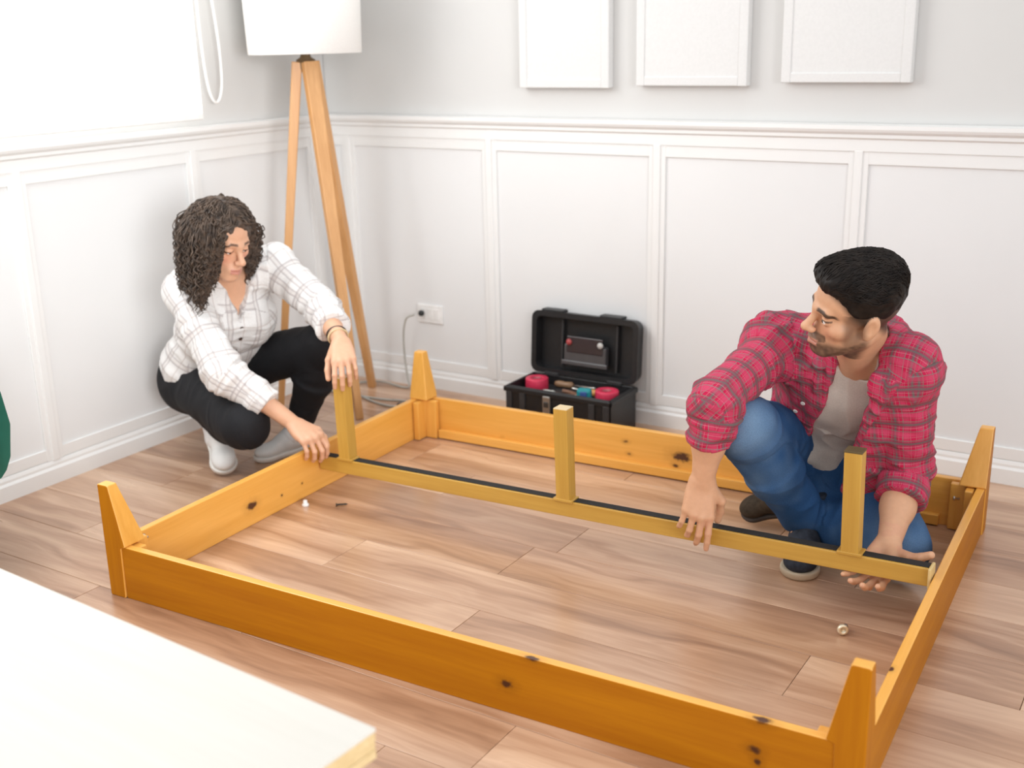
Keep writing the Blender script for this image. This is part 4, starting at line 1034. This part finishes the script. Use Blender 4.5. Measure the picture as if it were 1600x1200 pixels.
# shoes
M_SD = plain('shoe_navy_suede', (.030, .036, .050, 1), .8, .2, var=.3, nscale=60); M_SB = plain('shoe_brown_suede', (.050, .036, .024, 1), .85, .2, var=.3, nscale=60)
M_SO = plain('shoe_sole_cream', (.50, .42, .31, 1), .7); M_LC = plain('lace_tan', (.30, .22, .15, 1), .8)
shoe(man, (2.303, -.972, 0), (.14, -.98, 0), (0, 0, 1), .285, 1, M_SD, M_SO, M_LC, high=.05)
shoe(man, (2.060, -.690, .022), (-.90, -.10, -.36), (-.3, -.5, .6), .235, -1, M_SB, plain('shoe_sole_dark', (.05, .04, .035, 1), .8), M_LC)
for ch_ in man.children: ch_.location -= man.location

# ------------------------------------------------------------------ the woman, squatting outside the short rail
WJ = {k_: vec(*v) for k_, v in dict(pelvis=(0.185, -0.934, 0.255), hipR=(0.183, -0.997, 0.250), hipL=(0.253, -0.846, 0.272), kneeR=(0.608, -1.182, 0.214), ankR=(0.330, -1.050, 0.140), kneeL=(0.665, -0.849, 0.403), ankL=(0.500, -0.825, 0.090), chest=(0.358, -0.976, 0.480), neck=(0.401, -1.007, 0.637), shR=(0.333, -1.122, 0.596), elR=(0.540, -1.196, 0.385), wrR=(0.762, -1.120, 0.219), shL=(0.484, -0.870, 0.650), elL=(0.690, -0.883, 0.535), wrL=(0.882, -1.020, 0.475)).items()}
J = WJ
wom = empty('person', (0.30, -.95, 0), 0, 'woman with dark curly hair, white checked shirt and black trousers squatting beside the bed frame', 'person')
upv = nrm(J['neck'] - J['pelvis']); rgt = nrm(J['shR'] - J['shL']); fwd = nrm(np.cross(upv, rgt)); rgt = nrm(np.cross(fwd, upv)); B_ = np.stack([rgt, fwd, upv])
HF = Frame((.470, -1.079, .768), (.938, -.091, -.333), (.333, -.015, .943), .97)
torso = [cone(J['hipR'], J['hipL'], .105, .105, .04), cone(J['pelvis'], J['chest'], .122, .125, .05, fwd, 1.30),
         cone(J['chest'], J['neck'] - upv * .06, .130, .110, .05, fwd, 1.35), ell(J['chest'] + upv * .035 + fwd * .050 + rgt * .055, (.058, .060, .060), B_, .035), ell(J['chest'] + upv * .035 + fwd * .050 - rgt * .055, (.058, .060, .060), B_, .035),
         cone(J['shR'], J['neck'] - upv * .02, .050, .048, .04), cone(J['shL'], J['neck'] - upv * .02, .050, .048, .04)]
def mid(a, b, t): return J[a] * (1 - t) + J[b] * t
armR = [cone(J['shR'], J['elR'], .042, .034, .025), cone(J['elR'], mid('elR', 'wrR', .5), .034, .032, .02), cone(mid('elR', 'wrR', .5), J['wrR'], .032, .0235, .02)]
armL = [cone(J['shL'], J['elL'], .042, .034, .025), cone(J['elL'], mid('elL', 'wrL', .5), .034, .032, .02), cone(mid('elL', 'wrL', .5), J['wrL'], .032, .0235, .02)]
legs = [cone(J['hipR'], J['kneeR'], .080, .056, .03), cone(J['kneeR'], mid('kneeR', 'ankR', .4), .052, .050, .03), cone(mid('kneeR', 'ankR', .4), J['ankR'], .048, .034, .03),
        cone(J['hipL'], J['kneeL'], .080, .054, .03), cone(J['kneeL'], mid('kneeL', 'ankL', .4), .050, .048, .03), cone(mid('kneeL', 'ankL', .4), J['ankL'], .048, .032, .03)]
nk = J['neck']
neck = [cone(nk - upv * .02, HF.w(0, -.025, -.045), .052, .046, .03), cone(HF.w(0, .01, -.075), nk + fwd * .04 - upv * .03, .03, .035, .03)]
handR = hand_prims(J['wrR'], (.86, -.16, -.30), (-.10, .22, -1.0), True, .94, curls=((46, 40, 20), (50, 42, 22), (52, 42, 22), (50, 40, 22)), spread=(.08, .02, -.05, -.12), thumb=((.95, .42, -.05), (.95, .0, .25), (.8, -.2, .55)))
handL = hand_prims(J['wrL'], (.62, -.62, -.50), (-.45, .45, -.77), False, .92, curls=((28, 38, 16), (30, 40, 18), (30, 42, 20), (30, 42, 20)), spread=(.10, .02, -.06, -.16), thumb=((.80, .48, .36), (.85, .22, .50), (.80, .0, .60)))
feet = [cone(J['ankR'], (.40, -1.10, .06), .026, .018, .02), cone(J['ankL'], (.49, -.90, .035), .026, .018, .02)]
lo, hi = vec(.02, -1.34, .0), vec(1.0, -.70, .93)
G = Field(lo, hi, .0025)
apply(G, torso, -.006); apply(G, armR + armL + legs + feet + neck); apply(G, head_prims(HF, True)); apply(G, handR + handL)
body = G.mesh('body')
V = verts(body); X = HF.local(V); x, y, z = X[:, 0], X[:, 1], X[:, 2]; ax_ = np.abs(x)
skin = np.tile(vec(.68, .385, .245), (len(V), 1))
inhead = (ax_ < .1) & (y > -.12) & (y < .14) & (z > -.13) & (z < .14)
blend(.45 * inhead * np.exp(-((ax_ - .042) ** 2 + (z + .028) ** 2) / .022 ** 2) * (y > .03), (.72, .27, .19))
lipm = inhead * (y > .082) * (ax_ < .023) * sstep(.011, .007, np.abs(z + .0675)); blend(.7 * lipm, (.48, .17, .14))
brow = inhead * (y > .055) * sstep(.005, .0026, np.abs(z - .0245 - .14 * (ax_ - .012) + 1.0 * np.clip(ax_ - .036, 0, 1))) * sstep(.010, .016, ax_) * sstep(.055, .046, ax_); blend(brow * .85, (.055, .030, .02))
lash = inhead * (y > .07) * sstep(.0042, .002, np.abs(z + .0015)) * sstep(.018, .014, np.abs(ax_ - .0315)); blend(lash * .9, (.025, .014, .012))
tint(body, skin)
link('body', body, tint_mat('skin_fair', .45, .4, .12, 90, .05), wom, True)
eye_parts(wom, HF, (.05, .025, .012, 1), -.45)
# black trousers
G = Field(lo, hi, .004)
hemR, hemL = mid('kneeR', 'ankR', .97), mid('kneeL', 'ankL', .93)
pants = [cone(J['hipR'], J['hipL'], .112, .112, .05), cone(J['pelvis'], mid('pelvis', 'chest', .4), .128, .120, .05, fwd, 1.25),
         cone(J['hipR'], J['kneeR'], .100, .076, .03), cone(J['kneeR'], mid('kneeR', 'ankR', .45), .070, .060, .03), cone(mid('kneeR', 'ankR', .45), hemR, .060, .046, .03, flat=True),
         cone(J['hipL'], J['kneeL'], .094, .068, .03), cone(J['kneeL'], mid('kneeL', 'ankL', .45), .064, .060, .03), cone(mid('kneeL', 'ankL', .45), hemL, .060, .046, .03, flat=True)]
apply(G, pants)
me = G.mesh('trousers')
folds(me, [(J['hipR'], J['kneeR'], .09), (J['kneeR'], J['ankR'], .06), (J['hipL'], J['kneeL'], .09), (J['kneeL'], J['ankL'], .06)], .0026, 20, 9, 1.0, [(J['hipL'], .12, .8), (J['kneeL'] - vec(.04, 0, .06), .09, .8)])
link('trousers', me, plain('black_twill', (.011, .011, .013, 1), .75, .25, var=.2, nscale=300, bump=.1), wom, True)
# checked shirt
SH = Field(lo, hi, .0035); G = SH
apply(G, torso[1:], .017)
cR, cL = mid('elR', 'wrR', .62), mid('elL', 'wrL', .58)
dR, dL = nrm(J['wrR'] - J['elR']), nrm(J['wrL'] - J['elL'])
apply(G, [cone(J['shR'], J['elR'], .062, .056, .03), cone(J['elR'], cR, .056, .046, .025, flat=True), cone(J['elR'], J['elR'] + dR * .04, .056, .054, .02), cone(cR - dR * .05, cR + dR * .004, .050, .049, .008, flat=True),
          cone(J['shL'], J['elL'], .062, .052, .03), cone(J['elL'], cL, .052, .044, .025, flat=True), cone(J['elL'], J['elL'] + dL * .04, .052, .050, .02), cone(cL - dL * .05, cL + dL * .004, .049, .052, .008, flat=True),
          cone(J['hipR'] + upv * .06, J['hipL'] + upv * .05, .108, .108, .05), ell(J['chest'] - upv * .07 - fwd * .02, (.135, .105, .10), B_, .05)])
hp = J['pelvis'] + upv * .045; hd = nrm(upv + fwd * .25)
G.put(lambda X, Y, Z: -((X - hp[0]) * hd[0] + (Y - hp[1]) * hd[1] + (Z - hp[2]) * hd[2]), lo, hi, .006, 'int')
vt = nk + upv * .03
def vneck(X, Y, Z):
    dx, dy, dz = X - vt[0], Y - vt[1], Z - vt[2]
    a_ = dx * rgt[0] + dy * rgt[1] + dz * rgt[2]; f_ = dx * fwd[0] + dy * fwd[1] + dz * fwd[2]; u_ = dx * upv[0] + dy * upv[1] + dz * upv[2]
    return np.maximum((np.abs(a_ + .012) - .056 - .50 * u_) * .9, .005 - f_)
G.put(vneck, lo, hi, .005, 'sub')
apply(G, [ell(nk + upv * .055 + fwd * .03, (.058, .056, .075), B_, .005, 'sub')])
arc = [nk + rgt * .058 * math.sin(t) * 1.1 - fwd * .058 * math.cos(t) + upv * (.022 - .024 * (1 - math.cos(t)) * .5) for t in np.linspace(-2.2, 2.2, 13)]
for a, b in zip(arc, arc[1:]): apply(G, [cone(a, b, .009, .009, .008), cone(a + upv * .020, b + upv * .020, .007, .007, .008)])
for sg in (1, -1):
    e = arc[-1] if sg > 0 else arc[0]
    apply(G, [cone(e + upv * .012, e - upv * .060 + rgt * sg * .006 + fwd * .034, .011, .008, .010), cone(e + rgt * sg * .03, e - upv * .050 + rgt * sg * .030 + fwd * .024, .010, .007, .010)])
me = G.mesh('shirt')
sb = [(J['pelvis'], J['chest'], .13), (J['chest'], J['neck'], .13), (mid('shR', 'elR', .12), J['elR'], .056), (J['elR'], J['wrR'], .05), (mid('shL', 'elL', .12), J['elL'], .056), (J['elL'], J['wrL'], .05)]
limb_uv(me, sb, (J['pelvis'], rgt, upv, (0, 1)))
folds(me, sb, .0055, 24, 10, 3.0, [(J['elR'], .09, .7), (J['elL'], .08, .8), (J['shL'] + fwd * .04, .08, .6), (J['pelvis'] + upv * .12, .13, .6)])
folds(me, sb, .0025, 46, 15, 31.0, [(J['elR'], .09, .9), (J['elL'], .08, .8)])
G1, G2 = (.33, .29, .30, 1), (.52, .44, .40, 1)
M_CK = plaid_mat('white_check', (.79, .775, .76, 1), [(.20, .030, G1, .55), (.34, .024, G1, .5), (.27, .075, (.62, .56, .53, 1), .35), (.78, .018, G2, .5)], .095)
sh_ = link('shirt', me, M_CK, wom, True)
buttons(sh_, [project_out(SH, nk - upv * u_ - rgt * .014, fwd, .2) + fwd * .002 for u_ in (.095, .135, .185, .235, .285)], fwd, .0068, plain('button_brown', (.06, .03, .022, 1), .3, .5))
# bracelets on the left wrist
for t_, r_, c__, nm in ((.86, .0035, (.60, .45, .26, 1), 'bead_bracelet'), (.78, .0025, (.05, .04, .035, 1), 'cord_bracelet')):
    c0 = mid('elL', 'wrL', t_); e1 = nrm(np.cross(dL, (0, 0, 1))); e2 = np.cross(dL, e1)
    ring_ = np.array([c0 + (.0285 + .002 * math.cos(2 * a)) * (math.cos(a) * e1 + math.sin(a) * e2) for a in np.linspace(0, 2 * math.pi, 33)])
    Vv, Qq = tubes(ring_[None], np.full((1, 33), r_), 8); link(nm, np_mesh(nm, Vv, Qq), plain(nm, c__, .4), wom, True)
# curly hair: dark mass under hundreds of ringlets that hang with gravity
M_CH = hair_mat('curly_brown_hair', (.022, .014, .010, 1), (.125, .083, .058, 1), .5)
G = Field(HF.o - .24, HF.o + .20, .004)
apply(G, [HF.ell((0, -.015, .042), (.088, .108, .090)), HF.ell((0, -.065, -.05), (.085, .055, .11), .03), HF.ell((.080, -.005, -.04), (.022, .055, .10), .03), HF.ell((-.080, -.005, -.03), (.022, .055, .09), .03),
          HF.ell((0, .115, -.035), (.060, .075, .118), .015, 'sub')])
me = G.mesh('hair'); V = verts(me); N = vnormals(me); V = V + N * (.006 * vnoise(V * 70))[:, None]; me.vertices.foreach_set('co', np.ascontiguousarray(V, np.float32).ravel()); me.update()
hr = link('hair', me, M_CH, wom, True)
S, RR = [], []
M_ = 46
cen, rad = vec(0, -.014, .034), vec(.088, .108, .096)
n_try = 0
while len(S) < 1150 and n_try < 9000:
    n_try += 1
    d = nrm(rng.normal(size=3)); 
    if d[2] < -.25: continue
    root = cen + rad * d
    if root[1] > .050 and root[2] < .088 and abs(root[0]) < .066: continue
    layer = rng.uniform(.0, .050) * (1 if d[2] < .45 else .35)
    sgn = 1 if root[0] > 0 else -1
    vel = nrm(d * .7 + vec(sgn * .75, -.15, .1)); vel = HF.M.T @ vel
    p = HF.w(*root); ln = rng.uniform(.20, .285) * (1.0 if root[2] > .03 else .70) * (.80 if root[0] < 0 else 1.0); st = ln / M_
    pts = []
    for i in range(M_):
        pts.append(p.copy())
        vel = nrm(vel * .80 + vec(0, 0, -.26) + rng.normal(size=3) * .05)
        p = p + vel * st
        l = HF.local(p[None])[0]
        if l[1] > .010 and l[2] < .088 and abs(l[0]) < .060: l[0] = sgn * max(abs(l[0]), .060)
        if l[2] < .080: l[1] = min(l[1], (.078 if sgn > 0 else .048) + rng.uniform(-.006, .006))
        q_ = (l - cen) / (rad + layer * min(1, i / 10)); m_ = np.linalg.norm(q_)
        if m_ < 1 and l[2] > -.09: l = cen + (l - cen) / m_
        p = HF.w(*l)
    pts = np.array(pts); T_ = np.gradient(pts, axis=0); T_ /= np.linalg.norm(T_, axis=1, keepdims=True)
    a_ = np.cross(T_, (.3, .9, .25)); a_ /= np.linalg.norm(a_, axis=1, keepdims=True); b_ = np.cross(T_, a_)
    ph = rng.uniform(0, 6.28) + np.arange(M_) * st * 2 * math.pi / rng.uniform(.024, .040) * rng.choice((-1, 1))
    am = rng.uniform(.0035, .0085) * sstep(2, 24, np.arange(M_))
    S.append(pts + (a_ * np.cos(ph)[:, None] + b_ * np.sin(ph)[:, None]) * am[:, None])
    RR.append(rng.uniform(.0014, .0027) * np.concatenate([np.linspace(.6, 1, 6), np.ones(M_ - 12), np.linspace(1, .2, 6)]))
V, Q = tubes(np.array(S), np.array(RR), 4)
tag(link('curls', np_mesh('curls', V, Q), M_CH, hr, True), kind='stuff')
# white socks
M_SK = plain('sock_white', (.74, .73, .72, 1), .9, .1, var=.04, nscale=200)
G = Field(lo, hi, .004)
apply(G, [cone(J['ankR'] + vec(.02, -.01, .03), (.372, -1.085, .10), .044, .040, .02), cone(mid('kneeR', 'ankR', .9), J['ankR'] + vec(.02, -.01, .0), .040, .042, .02)])
link('sock', G.mesh('sock'), M_SK, wom, True)
G = Field(lo, hi, .004)
apply(G, [cone(mid('kneeL', 'ankL', .90), J['ankL'], .037, .038, .02), cone(J['ankL'], (.494, -.87, .055), .038, .034, .02)])
link('sock', G.mesh('sock'), M_SK, wom, True)
# white trainers
M_WS = plain('trainer_white', (.74, .73, .71, 1), .55, .3, var=.03); M_WO = plain('trainer_sole_white', (.70, .68, .64, 1), .6); M_WL = plain('lace_white', (.72, .71, .69, 1), .8)
shoe(wom, (.456, -1.156, .004), (.62, -.60, -.47), (.5, -.4, .75), .250, 1, M_WS, M_WO, M_WL, high=.03)
shoe(wom, (.470, -1.005, 0), (-.12, -.99, 0), (0, 0, 1), .240, -1, plain('trainer_grey_white', (.66, .655, .64, 1), .55, .3, var=.03), M_WO, M_WL)
for ch_ in wom.children: ch_.location -= wom.location
